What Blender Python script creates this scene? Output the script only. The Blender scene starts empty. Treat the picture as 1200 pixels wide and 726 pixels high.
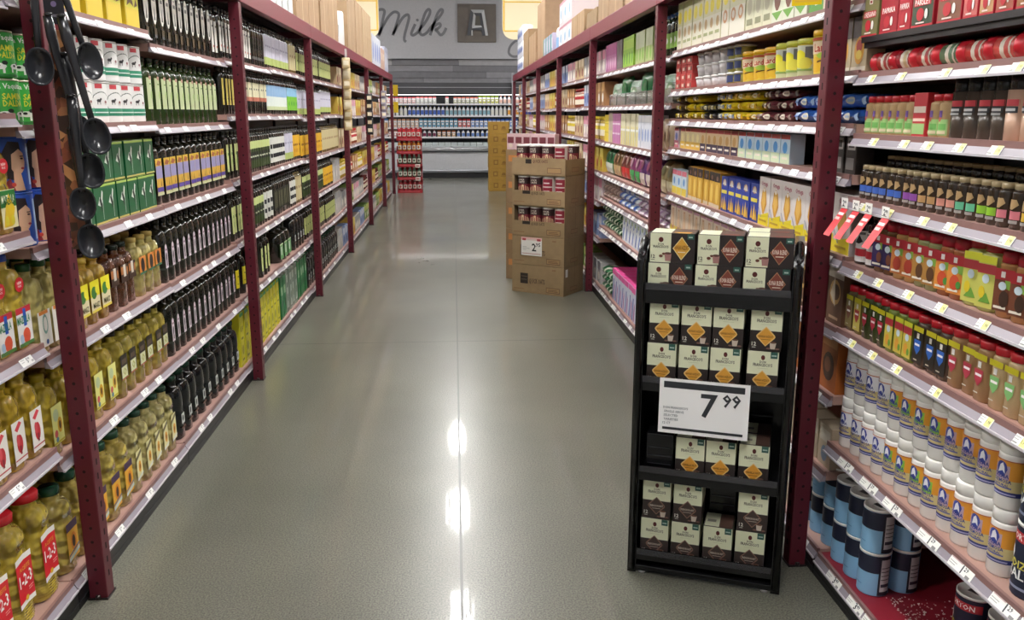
import bpy, bmesh, math, random
from mathutils import Matrix, Vector
EXPO = 0.62
RND = random.Random(11)
SC = bpy.context.scene
COL = SC.collection
PI = math.pi

# ------------------------------------------------------------------ materials
def lin(h):
    h = h.lstrip('#')
    out = []
    for i in (0, 2, 4):
        c = int(h[i:i+2], 16) / 255
        out.append(c/12.92 if c <= .04045 else ((c+.055)/1.055)**2.4)
    return (*out, 1)

KINDS = {  # name, roughness, metallic
    'p': ('paper', .5, 0), 'g': ('plastic', .22, 0), 'k': ('dark_glass', .1, 0), 'm': ('metal', .3, 1),
    'f': ('film', .28, 0), 'c': ('cardboard', .8, 0), 'e': ('painted_steel', .38, 0), 'd': ('shelf_deck', .5, 0),
    'o': ('oil', .06, 0), 't': ('clear', .08, 0), 'x': ('matte', .75, 0), 'i': ('white_rail', .3, 0)}
_M = {}
def pm(spec):
    if spec in _M: return _M[spec]
    k, h = spec.split(':') if ':' in spec else ('p', spec)
    nm, ro, me = KINDS[k]
    m = bpy.data.materials.new(f'{nm}_{h}')
    m.use_nodes = True
    nt = m.node_tree; b = nt.nodes['Principled BSDF']
    b.inputs['Base Color'].default_value = lin(h)
    b.inputs['Roughness'].default_value = ro
    b.inputs['Metallic'].default_value = me
    N = nt.nodes.new; L = nt.links.new
    if k in 'ot':
        b.inputs['Transmission Weight'].default_value = .5 if k == 'o' else .8
        b.inputs['IOR'].default_value = 1.38
    if k == 'o': b.inputs['Coat Weight'].default_value = .8; b.inputs['Coat Roughness'].default_value = .04
    if k == 'k':
        b.inputs['Coat Weight'].default_value = .4
    if k in 'fcodex':
        tc = N('ShaderNodeTexCoord'); nz = N('ShaderNodeTexNoise')
        nz.inputs['Scale'].default_value = {'f': 38, 'c': 14, 'o': 44, 'd': 9, 'e': 30, 'x': 20}[k]
        nz.inputs['Detail'].default_value = 0 if k == 'o' else 4
        L(tc.outputs['Object'], nz.inputs['Vector'])
        if k in 'fo':
            bp = N('ShaderNodeBump'); bp.inputs['Strength'].default_value = .45 if k == 'f' else .75
            bp.inputs['Distance'].default_value = .006 if k == 'f' else .03
            L(nz.outputs['Fac'], bp.inputs['Height']); L(bp.outputs['Normal'], b.inputs['Normal'])
        else:
            mx = N('ShaderNodeMix'); mx.data_type = 'RGBA'
            c = lin(h); a = .82 if k in 'cd' else .9
            mx.inputs[6].default_value = (c[0]*a, c[1]*a, c[2]*a, 1)
            mx.inputs[7].default_value = tuple(min(1, q*(2-a)) for q in c[:3]) + (1,)
            L(nz.outputs['Fac'], mx.inputs[0]); L(mx.outputs[2], b.inputs['Base Color'])
    _M[spec] = m
    return m

# ------------------------------------------------------------------ text cache
_T = {}
def text2d(s, bold=.02):
    key = (s, bold)
    if key not in _T:
        c = bpy.data.curves.new('lettering', 'FONT'); c.body = s; c.resolution_u = 1; c.offset = bold
        o = bpy.data.objects.new('lettering', c)
        me = bpy.data.meshes.new_from_object(o)
        v = [(p.co.x, p.co.y) for p in me.vertices]; f = [tuple(p.vertices) for p in me.polygons]
        x0 = min(p[0] for p in v); x1 = max(p[0] for p in v); k = .7
        v = [((p[0]-x0)/k, p[1]/k) for p in v]
        _T[key] = (v, f, (x1-x0)/k)
        bpy.data.objects.remove(o); bpy.data.curves.remove(c); bpy.data.meshes.remove(me)
    return _T[key]

def strips(pts, n=10):      # cut an outline into upright strips, so that it can follow a round wall
    u0 = min(p[0] for p in pts); u1 = max(p[0] for p in pts); out = []
    def clip(poly, x, keep):
        res = []
        for i, p in enumerate(poly):
            q = poly[(i+1) % len(poly)]; ip = (p[0]-x)*keep >= 0; iq = (q[0]-x)*keep >= 0
            if ip: res.append(p)
            if ip != iq:
                t = (x-p[0])/(q[0]-p[0]); res.append((x, p[1]+(q[1]-p[1])*t))
        return res
    for i in range(n):
        a, b = u0+(u1-u0)*i/n, u0+(u1-u0)*(i+1)/n
        pc = clip(clip(pts, a, 1), b, -1) if len(pts) > 2 else []
        if len(pc) > 2: out.append(pc)
    return out

# ------------------------------------------------------------------ mesh collector
class MB:
    def __init__(s):
        s.v = []; s.f = []; s.m = []; s.sm = []; s.mats = []
    def mi(s, spec):
        if spec not in s.mats: s.mats.append(spec)
        return s.mats.index(spec)
    def add(s, vs, fs, spec, smooth=False):
        o = len(s.v); s.v += [tuple(p) for p in vs]; k = s.mi(spec)
        for f in fs:
            s.f.append(tuple(i+o for i in f)); s.m.append(k); s.sm.append(smooth)
        return s
    def box(s, x0, x1, y0, y1, z0, z1, spec, b=0):
        if b <= 0:
            vs = [(x, y, z) for x in (x0, x1) for y in (y0, y1) for z in (z0, z1)]
            return s.add(vs, [(0, 1, 3, 2), (4, 6, 7, 5), (0, 4, 5, 1), (2, 3, 7, 6), (0, 2, 6, 4), (1, 5, 7, 3)], spec)
        bm = bmesh.new(); bmesh.ops.create_cube(bm, size=1)
        bmesh.ops.scale(bm, vec=(x1-x0, y1-y0, z1-z0), verts=bm.verts)
        bmesh.ops.bevel(bm, geom=bm.edges[:], offset=b, segments=2, affect='EDGES', profile=.6)
        bmesh.ops.translate(bm, vec=((x0+x1)/2, (y0+y1)/2, (z0+z1)/2), verts=bm.verts)
        bm.verts.index_update()
        s.add([v.co[:] for v in bm.verts], [[v.index for v in f.verts] for f in bm.faces], spec); bm.free()
        return s
    def lathe(s, prof, spec, seg=16, sx=1, sy=1, cx=0, cy=0, cap0=True, cap1=True, smooth=True):
        vs = []; fs = []
        for p in prof:
            r, z = p[0], p[1]; n = p[2] if len(p) > 2 else 2
            for j in range(seg):
                t = 2*PI*(j+.5)/seg; c, w = math.cos(t), math.sin(t)
                k = 1 if n == 2 else (abs(c)**n + abs(w)**n)**(-1/n)
                vs.append((cx+r*k*c*sx, cy+r*k*w*sy, z))
        for i in range(len(prof)-1):
            for j in range(seg):
                a = i*seg+j; b = i*seg+(j+1) % seg
                fs.append((a, b, b+seg, a+seg))
        if cap0: fs.append(tuple(range(seg-1, -1, -1)))
        if cap1: fs.append(tuple(range((len(prof)-1)*seg, len(prof)*seg)))
        return s.add(vs, fs, spec, smooth)
    def tube(s, pts, r, spec, seg=8, flat=1):
        pts = [Vector(p) for p in pts]; vs = []; fs = []; n = len(pts)
        rr = r if isinstance(r, (list, tuple)) else [r]*n
        for i, p in enumerate(pts):
            t = (pts[min(i+1, n-1)] - pts[max(i-1, 0)]).normalized()
            a = t.cross(Vector((0, 0, 1)) if abs(t.z) < .9 else Vector((0, 1, 0))).normalized(); b = t.cross(a)
            for j in range(seg):
                q = 2*PI*j/seg
                vs.append(p + a*math.cos(q)*rr[i] + b*math.sin(q)*rr[i]*flat)
        for i in range(n-1):
            for j in range(seg):
                a = i*seg+j; b = i*seg+(j+1) % seg
                fs.append((a, b, b+seg, a+seg))
        fs.append(tuple(range(seg-1, -1, -1))); fs.append(tuple(range((n-1)*seg, n*seg)))
        return s.add(vs, fs, spec, True)
    def prism(s, poly, y0, y1, spec):           # outline in x,z extruded along y
        n = len(poly)
        vs = [(x, y0, z) for x, z in poly] + [(x, y1, z) for x, z in poly]
        fs = [tuple(range(n)), tuple(range(2*n-1, n-1, -1))] + [((i+1) % n, i, i+n, (i+1) % n+n) for i in range(n)]
        return s.add(vs, fs, spec)
    def decal(s, items, mp, step=.00025, sub=1):
        for k, it in enumerate(items):
            off = step*(k+1); t = it[0]
            if t == 'r':
                u0, v0, u1, v1, c = it[1:6]
                vs = [mp(u0+(u1-u0)*i/sub, v, off) for i in range(sub+1) for v in (v0, v1)]
                s.add(vs, [(2*i, 2*i+2, 2*i+3, 2*i+1) for i in range(sub)], c, sub > 1)
            elif t == 'e':
                cu, cv, ru, rv, c = it[1:6]; n = it[6] if len(it) > 6 else 14
                if sub > 1:   # strips across, so that a wide ellipse follows a round wall
                    vs = []
                    for i in range(9):
                        a = -1+2*i/8; h = math.sqrt(max(0, 1-a*a))
                        vs += [mp(cu+a*ru, cv-h*rv-1e-5, off), mp(cu+a*ru, cv+h*rv+1e-5, off)]
                    s.add(vs, [(2*i, 2*i+2, 2*i+3, 2*i+1) for i in range(8)], c, True)
                else:
                    s.add([mp(cu+ru*math.cos(2*PI*j/n), cv+rv*math.sin(2*PI*j/n), off) for j in range(n)], [tuple(range(n))], c)
            elif t == 'p':
                pts, c = it[1:3]
                if sub > 1:
                    for pc in strips(pts): s.add([mp(u, v, off) for u, v in pc], [tuple(range(len(pc)))], c, True)
                    continue
                s.add([mp(u, v, off) for u, v in pts], [tuple(range(len(pts)))], c)
            elif t == 't':
                txt, cu, cv, h, c = it[1:6]; mw = it[6] if len(it) > 6 else None; rot = math.radians(it[7]) if len(it) > 7 else 0
                v2, f2, w = text2d(txt)
                sx = h if not mw or w*h <= mw else mw/w
                ca, sa = math.cos(rot), math.sin(rot); vs = []
                for x, y in v2:
                    a = (x-w/2)*sx; b = (y-.5)*h
                    vs.append(mp(cu+a*ca-b*sa, cv+a*sa+b*ca, off))
                s.add(vs, f2, c)
        return s
    def xf(s, mat):
        s.v = [tuple(mat @ Vector(p)) for p in s.v]; return s
    def mesh(s, name, fix=True):
        me = bpy.data.meshes.new(name)
        me.from_pydata(s.v, [], s.f)
        for c in s.mats: me.materials.append(pm(c))
        me.polygons.foreach_set('material_index', s.m)
        me.polygons.foreach_set('use_smooth', s.sm)
        me.update()
        return me

def front(y, ox=0, oz=0): return lambda u, v, o: (ox+u, y-o, oz+v)
def sideR(x, oy=0): return lambda u, v, o: (x+o, oy+u, v)          # seen from +x: u runs along +y
def sideL(x, oy=0): return lambda u, v, o: (x-o, oy-u, v)
def topz(z): return lambda u, v, o: (u, v, z+o)
def wrap(r, cx=0, cy=0): return lambda u, v, o: (cx+(r+o)*math.sin(u/r), cy-(r+o)*math.cos(u/r), v)

# ------------------------------------------------------------------ things
LABELS = {}; DUPES = []; LONG = []
def note(o, label, cat, group=None, kind=None):
    label = ' '.join(label.split()); label = label[0].upper()+label[1:]
    n = len(label.replace(',', ' ').split())
    if n > 16 or n < 4: LONG.append(label)
    if label in LABELS: DUPES.append(label)
    LABELS[label] = 1
    o['label'] = label; o['category'] = cat
    if group: o['group'] = group
    if kind: o['kind'] = kind
    return o
def obj(name, mb, parent=None, loc=None, rz=0):
    me = mb.mesh(name) if isinstance(mb, MB) else mb
    o = bpy.data.objects.new(name, me); COL.objects.link(o)
    if parent: o.parent = parent
    if loc: o.location = loc
    if rz: o.rotation_euler = (0, 0, rz)
    return o
def empty(name, loc, rz=0):
    o = bpy.data.objects.new(name, None); COL.objects.link(o); o.empty_display_size = .05
    o.location = loc; o.rotation_euler = (0, 0, rz)
    return o
def struct(name, mb, loc=None, label=None, cat=None):
    o = obj(name, mb, None, loc); o['kind'] = 'structure'
    if label: note(o, label, cat or name.split('_')[0], kind='structure')
    return o

class P:   # a kind of product: its parts (name, mesh or (mesh, [(subname, mesh)])), its size
    def __init__(s, name, cat, parts, w, d, h):
        s.name = name; s.cat = cat; s.w = w; s.d = d; s.h = h
        s.parts = [(n, q.mesh(f'{name}_{n}') if isinstance(q, MB) else q) for n, q in parts]
def place(p, loc, rz, label, group=None, rx=0, ry=0):
    if len(p.parts) == 1:
        o = obj(p.name, p.parts[0][1], None, loc)
    else:
        o = empty(p.name, loc)
        for n, me in p.parts: obj(n, me, o)
    o.rotation_euler = (rx, ry, rz)
    return note(o, label, p.cat, group)

ORD = 'first second third fourth fifth sixth seventh eighth ninth tenth eleventh twelfth thirteenth fourteenth fifteenth sixteenth seventeenth eighteenth nineteenth twentieth'.split()
XF = 1.285
def run(side, z, p, look, where, y0, y1, n=None, stack=1, rows=1, back=0, yaw=0, skip=(), tiltx=0, hj=0, group=None, cnt=0, turn=0):
    n = n or max(1, int((y1-y0)/(p.w*1.02)))
    pitch = (y1-y0)/n
    for r in range(rows):
        for i in range(n):
            for s in range(stack):
                if (i, s, r) in skip or (i, s) in skip or i in skip: continue
                y = y0+(i+.5)*pitch + RND.uniform(-1, 1)*min(.004, max(0, pitch-p.w)*.3)
                x = side*(XF+back+p.d/2+r*(p.d+.014)+RND.uniform(0, .006))
                row = ('', 'rear ', 'back ')[r] if rows > 1 and r else ''
                lv = '' if stack == 1 else ('lower ', 'upper ')[s] if stack == 2 else ('lowest ', 'middle ', 'top ')[s] if stack == 3 else ORD[s]+'-level '
                if n == 1: lab = f'{lv}{row}{look}, {where}'
                else: lab = f'{ORD[i+cnt]} {lv}{row}{look} from near end, {where}'
                g = group or (f'{look}, {where}' if n*stack*rows > 1 else None)
                place(p, (x, y, z+s*(p.h+.0015)+p.d/2*abs(math.sin(tiltx))), (PI/2-turn if side < 0 else -PI/2+turn)+RND.uniform(-1, 1)*yaw, lab, g, rx=tiltx)

# ------------------------------------------------------------------ camera (lens 30 mm, eye height 1.6 m, tilted down 13 degrees)
F = 1015.; pitch = math.atan2(231, F); yaw = math.atan2(68.7*math.cos(pitch), F)
fw = Vector((math.sin(yaw)*math.cos(pitch), math.cos(yaw)*math.cos(pitch), -math.sin(pitch)))
rt = Vector((math.cos(yaw), -math.sin(yaw), 0)); up = rt.cross(fw)
cd = bpy.data.cameras.new('camera'); cam = bpy.data.objects.new('camera', cd); COL.objects.link(cam)
cd.sensor_width = 36; cd.lens = F*36/1200; cd.clip_start = .05; cd.clip_end = 100
M = Matrix((rt, up, -fw)).transposed().to_4x4(); M.translation = (0, 0, 1.6); cam.matrix_world = M
SC.camera = cam

# ------------------------------------------------------------------ room
def floor_mat():
    m = bpy.data.materials.new('polished_concrete'); m.use_nodes = True
    nt = m.node_tree; b = nt.nodes['Principled BSDF']; N = nt.nodes.new; L = nt.links.new
    tc = N('ShaderNodeTexCoord')
    def noise(sc, det=4):
        n = N('ShaderNodeTexNoise'); n.inputs['Scale'].default_value = sc; n.inputs['Detail'].default_value = det
        L(tc.outputs['Object'], n.inputs['Vector']); return n
    def ramp(src, p):
        r = N('ShaderNodeValToRGB'); r.color_ramp.elements[0].position = p[0][0]; r.color_ramp.elements[0].color = p[0][1]
        r.color_ramp.elements[1].position = p[1][0]; r.color_ramp.elements[1].color = p[1][1]; L(src, r.inputs[0]); return r
    big = ramp(noise(1.3, 6).outputs['Fac'], [(.3, lin('7e7e75')), (.72, lin('908f85'))])
    sp = ramp(noise(165, 3).outputs['Fac'], [(.36, lin('626360')), (.62, lin('b2b2aa'))])
    mx = N('ShaderNodeMix'); mx.data_type = 'RGBA'; mx.blend_type = 'OVERLAY'; mx.inputs[0].default_value = .8
    L(big.outputs[0], mx.inputs[6]); L(sp.outputs[0], mx.inputs[7])
    # sawn control joints: one along the aisle, others across it every six metres
    sep = N('ShaderNodeSeparateXYZ'); L(tc.outputs['Object'], sep.inputs[0])
    def mt(op, a, v=None, c=None):
        n = N('ShaderNodeMath'); n.operation = op
        L(a, n.inputs[0])
        if v is not None:
            if isinstance(v, (int, float)): n.inputs[1].default_value = v
            else: L(v, n.inputs[1])
        return n.outputs[0]
    jx = mt('LESS_THAN', mt('ABSOLUTE', mt('SUBTRACT', sep.outputs[0], .005)), .005)
    jy = mt('LESS_THAN', mt('ABSOLUTE', mt('SUBTRACT', mt('PINGPONG', mt('SUBTRACT', sep.outputs[1], 6.03), 3.0), 0)), .006)
    j = mt('MAXIMUM', jx, jy)
    m2 = N('ShaderNodeMix'); m2.data_type = 'RGBA'; L(j, m2.inputs[0]); L(mx.outputs[2], m2.inputs[6]); m2.inputs[7].default_value = lin('34352f')
    L(m2.outputs[2], b.inputs['Base Color'])
    rr = N('ShaderNodeMapRange'); rr.inputs['To Min'].default_value = .24; rr.inputs['To Max'].default_value = .36
    L(noise(.9, 5).outputs['Fac'], rr.inputs['Value']); L(rr.outputs[0], b.inputs['Roughness'])
    cw = mt('MULTIPLY', mt('SUBTRACT', j, 1), -.4); L(cw, b.inputs['Coat Weight']); b.inputs['Coat Roughness'].default_value = .055; b.inputs['Coat IOR'].default_value = 1.45
    bp = N('ShaderNodeBump'); bp.inputs['Strength'].default_value = .05; bp.inputs['Distance'].default_value = .01
    mp = N('ShaderNodeMapping'); mp.inputs['Scale'].default_value = (9, 1.6, 1); L(tc.outputs['Object'], mp.inputs[0])
    nb = N('ShaderNodeTexNoise'); nb.inputs['Scale'].default_value = 2.2; nb.inputs['Detail'].default_value = 3; L(mp.outputs[0], nb.inputs['Vector'])
    L(nb.outputs['Fac'], bp.inputs['Height']); L(bp.outputs['Normal'], b.inputs['Coat Normal'])
    return m
fl = obj('floor', MB().box(-5, 5, -3, 24, -.1, 0, 'p:888888')); fl.data.materials.clear(); fl.data.materials.append(floor_mat()); fl['kind'] = 'structure'
HC = 4.55
struct('ceiling', MB().box(-5, 5, -3, 24, HC, HC+.1, 'x:d8d8d6'))
struct('wall_left', MB().box(-5.1, -5, -3, 24, 0, HC, 'x:b9b9bc'))
struct('wall_right', MB().box(5, 5.1, -3, 24, 0, HC, 'x:b9b9bc'))
struct('wall_back', MB().box(-5, 5, -3.1, -3, 0, HC, 'x:b9b9bc'))
# far wall: a light grey bulkhead above a recess panelled in grey boards, where the dairy case stands
struct('wall_front', MB().box(-5, 5, 22.3, 24, 2.9, HC, 'x:bebec4').box(-5, 5, 23.2, 24, 0, 2.9, 'x:56565c'))
mb = MB()
r2 = random.Random(4)
z = 2.30
while z < 2.9:
    x = -5+r2.uniform(-1, 0)
    while x < 5:
        w = r2.uniform(.9, 2.1)
        mb.box(max(x, -5), min(x+w, 5)-.006, 22.42, 22.46, z, min(z+.145, 2.9)-.005, 'd:'+r2.choice(['87868c', '9c9ba0', '79787e', 'a8a7ab', '8f8e94']))
        x += w
    z += .15
struct('trim_1', mb)

def lamp_mat():
    m = bpy.data.materials.new('lit_diffuser'); m.use_nodes = True; b = m.node_tree.nodes['Principled BSDF']
    b.inputs['Base Color'].default_value = (.9, .9, .9, 1); b.inputs['Emission Color'].default_value = (1, .985, .96, 1)
    b.inputs['Emission Strength'].default_value = LAMP
    return m
LAMP = 72
LM = lamp_mat()
hous = MB().box(-.12, .12, -.6, .6, .03, .08, 'e:d8d8d8', .006).mesh('lamp_housing')
dif = MB().box(-.105, .105, -.56, .56, 0, .029, 'p:ffffff').mesh('lamp_diffuser'); dif.materials.clear(); dif.materials.append(LM)
rows = [(0, 'over the aisle'), (-3.4, 'over the next aisle left'), (3.4, 'over the next aisle right')]
for x, wh in rows:
    for i, y in enumerate((.45, 3.5, 6.55, 9.6, 12.65, 15.75, 18.8)[:6 if x == 0 else 7]):
        o = empty('ceiling_light', (x, y, HC-.08))
        obj('housing', hous, o); obj('diffuser', dif, o)
        note(o, f'{ORD[i]} white strip ceiling light {wh}, from the near end', 'ceiling light', 'ceiling lights '+wh)

# ------------------------------------------------------------------ shelving
YS = [1.45, 2.66, 3.87, 5.09, 6.30, 7.52, 8.77, 10.02, 11.27, 12.52, 13.77, 15.02, 16.27, 17.52]
YSR = [1.45, 2.725, 3.92, 5.125, 6.33] + YS[5:]
POSTS_L = [2.75, 5.21, 7.70, 10.18, 12.75, 15.3, 17.75]
POSTS_R = [2.81, 5.23, 7.76, 10.22, 12.75, 15.3, 17.75]
ZL = {0: [.07, .536, .876, 1.222, 1.562, 1.886], 1: [.072, .486, .828, 1.168, 1.528, 1.897], 2: [.075, .482, .82, 1.170, 1.513, 1.848],
      3: [.07, .487, .832, 1.190, 1.556, 1.862], 4: [.07, .48, .836, 1.191, 1.552, 1.872]}
for k in range(5, 13): ZL[k] = [.06, .48+.01*(k % 2), .835, 1.18, 1.55-.01*(k % 3), 1.865]
ZR = {0: [.05, .468, .868, 1.091, 1.301, 1.50, 1.685, 1.79], 1: [.06, .35, .625, .862, 1.105, 1.37, 1.53, 1.694, 1.908]}
ZR[2] = ZR[1]
ZR[3] = ZR[4] = [.068, .606, .858, 1.06, 1.329, 1.62, 1.889]
for k in range(5, 13): ZR[k] = [.068, .48, .8, 1.065, 1.335, 1.615+.01*(k % 2), 1.89]
NAMES = {6: ['bottom', 'second', 'third', 'fourth', 'fifth', 'top'], 7: ['bottom', 'second', 'third', 'fourth', 'fifth', 'sixth', 'top'],
         8: ['bottom', 'second', 'third', 'fourth', 'fifth', 'sixth', 'seventh', 'top'], 9: ['bottom', 'second', 'third', 'fourth', 'fifth', 'sixth', 'seventh', 'eighth', 'top']}
DT = .034       # deck top above the rail's lower edge
def lev(side, sec, k):
    Z = (ZL if side < 0 else ZR)[sec]
    return Z[k]+DT, f'{NAMES[len(Z)][k]} {"left" if side < 0 else "right"} shelf'

def tag_mb(kind):
    f = front(-.0009)
    if kind == 1:   # white tag with a yellow patch
        t = MB().box(-.024, .024, -.0009, 0, -.015, .017, 'fbfbf6')
        t.decal([('r', .001, -.013, .022, .012, 'f3ee9c'), ('t', '1.98', .011, -.001, .009, '8a8a50', .016), ('r', -.022, .004, -.002, .006, 'b8b8b8'), ('r', -.022, -.002, -.006, 0, 'b8b8b8'), ('r', -.022, -.011, -.006, -.008, '9a9a9a')], f)
    elif kind == 0:
        t = MB().box(-.036, .036, -.0009, 0, -.0155, .0165, 'f4f4f2')
        t.decal([('t', '5', .004, 0, .014, '6a6e78'), ('t', '49', .014, .004, .007, '6a6e78'), ('r', -.032, .005, -.01, .007, 'c0c0c0'), ('r', -.032, -.002, -.014, 0, 'c0c0c0'), ('r', .02, -.01, .032, -.004, 'b0b0b0')], f)
    else:           # wide tag with a large price
        t = MB().box(-.05, .05, -.0009, 0, -.018, .018, 'fbfbf6')
        t.decal([('t', '1' if kind == 2 else '3', .006, -.001, .022, '4a4d56'), ('t', '29' if kind == 2 else '49', .021, .004, .011, '4a4d56'), ('r', -.046, .008, .0, .011, 'd0b5b5'), ('r', -.046, -.001, -.016, .001, 'b8b8b8'), ('r', -.046, -.007, -.02, -.005, 'b8b8b8'), ('r', .028, -.014, .044, -.006, '9a9a9a')], f)
    return t.mesh('price_tag')
TAGS = [tag_mb(k) for k in range(4)]
_SH = {}
def shelf_parts(L, bottom, deckc):
    key = (round(L, 3), bottom, deckc)
    if key not in _SH:
        h = L/2-.002
        deck = MB().box(-h, h, .022, .474, .004, DT, deckc)
        deck.box(-h, h, .012, .022, .02, DT+.003, deckc if deckc[0] == 'e' else 'e:8d6a66')
        rail = MB()
        prof = [(0, 0), (.018, .031), (.02, .031), (.02, 0)]
        vs = [(x, y, zz) for x in (-h, h) for y, zz in prof]
        rail.add(vs, [(0, 1, 5, 4), (1, 2, 6, 5), (2, 3, 7, 6), (3, 0, 4, 7), (3, 2, 1, 0), (4, 5, 6, 7)], 'i:9a939c')
        rail.box(-h, h, -.003, .003, -.002, .004, 'i:c9c4ca'); rail.box(-h, h, .015, .02, .029, .034, 'e:7d6468')
        kick = MB().box(-h, h, .002, .02, -.07, -.004, 'e:141416').box(-h, h, .0, .002, -.045, -.043, 'e:2c2c30') if bottom else None
        _SH[key] = (deck.mesh('deck'), rail.mesh('price_rail'), kick.mesh('kick_plate') if kick else None)
    return _SH[key]
TILT = math.atan2(.018, .031)
HALF = ('near', 'far')
def bayname(sec): return f'{ORD[(sec+1)//2]} bay'
def shelf(side, sec, k):
    Y = YS if side < 0 else YSR
    zb = (ZL if side < 0 else ZR)[sec][k]; L = Y[sec+1]-Y[sec]
    dk = side > 0 and sec == 0 and k == 7; red = side > 0 and sec == 0 and k == 0
    deck, rail, kick = shelf_parts(L, k == 0, 'd:8a1c2c' if red else 'e:1d1719' if dk else 'd:b08d82')
    o = empty('store_shelf', (side*1.252, (Y[sec]+Y[sec+1])/2, zb), PI/2 if side < 0 else -PI/2)
    obj('deck', deck, o)
    nm = NAMES[len((ZL if side < 0 else ZR)[sec])][k]
    note(o, f'{nm} steel shelf, {"left" if side < 0 else "right"} rack, {bayname(sec)}, {HALF[(sec+1) % 2]} half', 'shelf', 'shelves of the racks')
    if kick:
        q = obj('kick_plate', kick, o, (0, 0, 0)); q.scale = (1, 1, zb/.07)
    if side > 0 and sec == 0 and k == 7: return
    r = obj('price_rail', rail, o)
    rr = random.Random(sec*31+k*7+(side > 0)*1000)
    n = 4 if sec < 3 else 4 if sec < 6 else 2
    if side > 0 and sec < 5: n += 3
    x = -L/2+.06
    for i in range(n):
        x0 = -L/2+.05+(L-.1)*(i+rr.uniform(.15, .75))/n
        kind = 1 if side > 0 and sec == 0 and k in (2, 3, 4, 5, 6) else (2 + (k == 0)) if side > 0 and sec == 0 else rr.choice([0, 0, 0, 2]) if sec > 2 else 0
        t = obj('price_tag', TAGS[kind], r, (x0, .0075, .0155)); t.rotation_euler = (-TILT, 0, 0)
for side in (-1, 1):
    for sec in range(13):
        for k in range(len((ZL if side < 0 else ZR)[sec])): shelf(side, sec, k)
    # dark backs between the two faces of the gondola, base plinth, and one divider upright per section
    s = side
    bp = MB()
    for i, (a, b_) in enumerate(zip((YS if s < 0 else YSR)[:-1], (YS if s < 0 else YSR)[1:])):
        bp.box(min(s*1.755, s*1.78), max(s*1.755, s*1.78), a+.001, b_-.001, 0, 2.2, 'e:232327')
        bp.box(min(s*1.73, s*1.755), max(s*1.73, s*1.755), a-.015, a+.015, 0, 2.2, 'e:2c2024')
    o = obj('back_panel', bp); note(o, f'dark steel back panel behind the {"left" if s < 0 else "right"} shelves', 'shelf back panel')
    # red rack: posts, beams, decks
    PO = POSTS_L if s < 0 else POSTS_R
    for i, y in enumerate(PO):
        x0, x1 = 1.188, 1.247
        pb = MB().box(-.0295, .0295, -.03, .03, 0, 2.205, 'e:5b1826', .004)
        fr = front(-.03); n = 42 if i < 4 else 20
        for j in range(n):
            zz = .06+2.1*j/n
            pb.decal([('e', 0, zz, .0055, .0055, 'x:170508', 8)], fr)
            if i < 4: pb.decal([('r', -.005, zz+.012, .005, zz+.034, 'x:170508')], sideR(.0295) if s < 0 else sideL(-.0295), step=.0004)
        o = empty('rack_post', (s*1.2175, y, 0))
        obj('upright', pb, o)
        obj('foot_plate', MB().box(-.033, .033, -.036, .036, 0, .006, 'e:241c1e').lathe([(.008, .006), (.008, .016)], 'm:55504e', 8, cx=.0, cy=-.034), o)
        obj('cross_arm', MB().box(min(s*.03, s*.5), max(s*.03, s*.5), -.02, .02, 2.206, 2.258, 'e:5a1626'), o)
        note(o, f'{ORD[i]} dark red rack post from near end, {"left" if s < 0 else "right"} side', 'rack post', 'dark red rack posts')
    ys = [-.2] + PO
    for i in range(len(ys)-1):
        a, b_ = ys[i], ys[i+1]
        o = obj('rack_beam', MB().box(min(s*1.185, s*1.235), max(s*1.185, s*1.235), a+.002, b_-.002, 2.21, 2.32, 'e:7a2436', .004), None)
        note(o, f'{ORD[i]} red top beam from near end, {"left" if s < 0 else "right"} rack', 'rack beam', 'red beams along the rack tops')
        d = MB()
        d.box(min(s*1.24, s*2.4), max(s*1.24, s*2.4), a+.002, b_-.002, 2.285, 2.305, 'e:1d1a1c')
        for q in range(5):
            xx = s*(1.3+q*.11); d.box(xx-.012, xx+.012, a+.002, b_-.002, 2.26, 2.285, 'e:2a2628')
        o = obj('overhead_deck', d); note(o, f'{ORD[i]} dark top deck behind the red beam, {"left" if s < 0 else "right"} rack', 'rack deck', 'decks on top of the racks')

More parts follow.
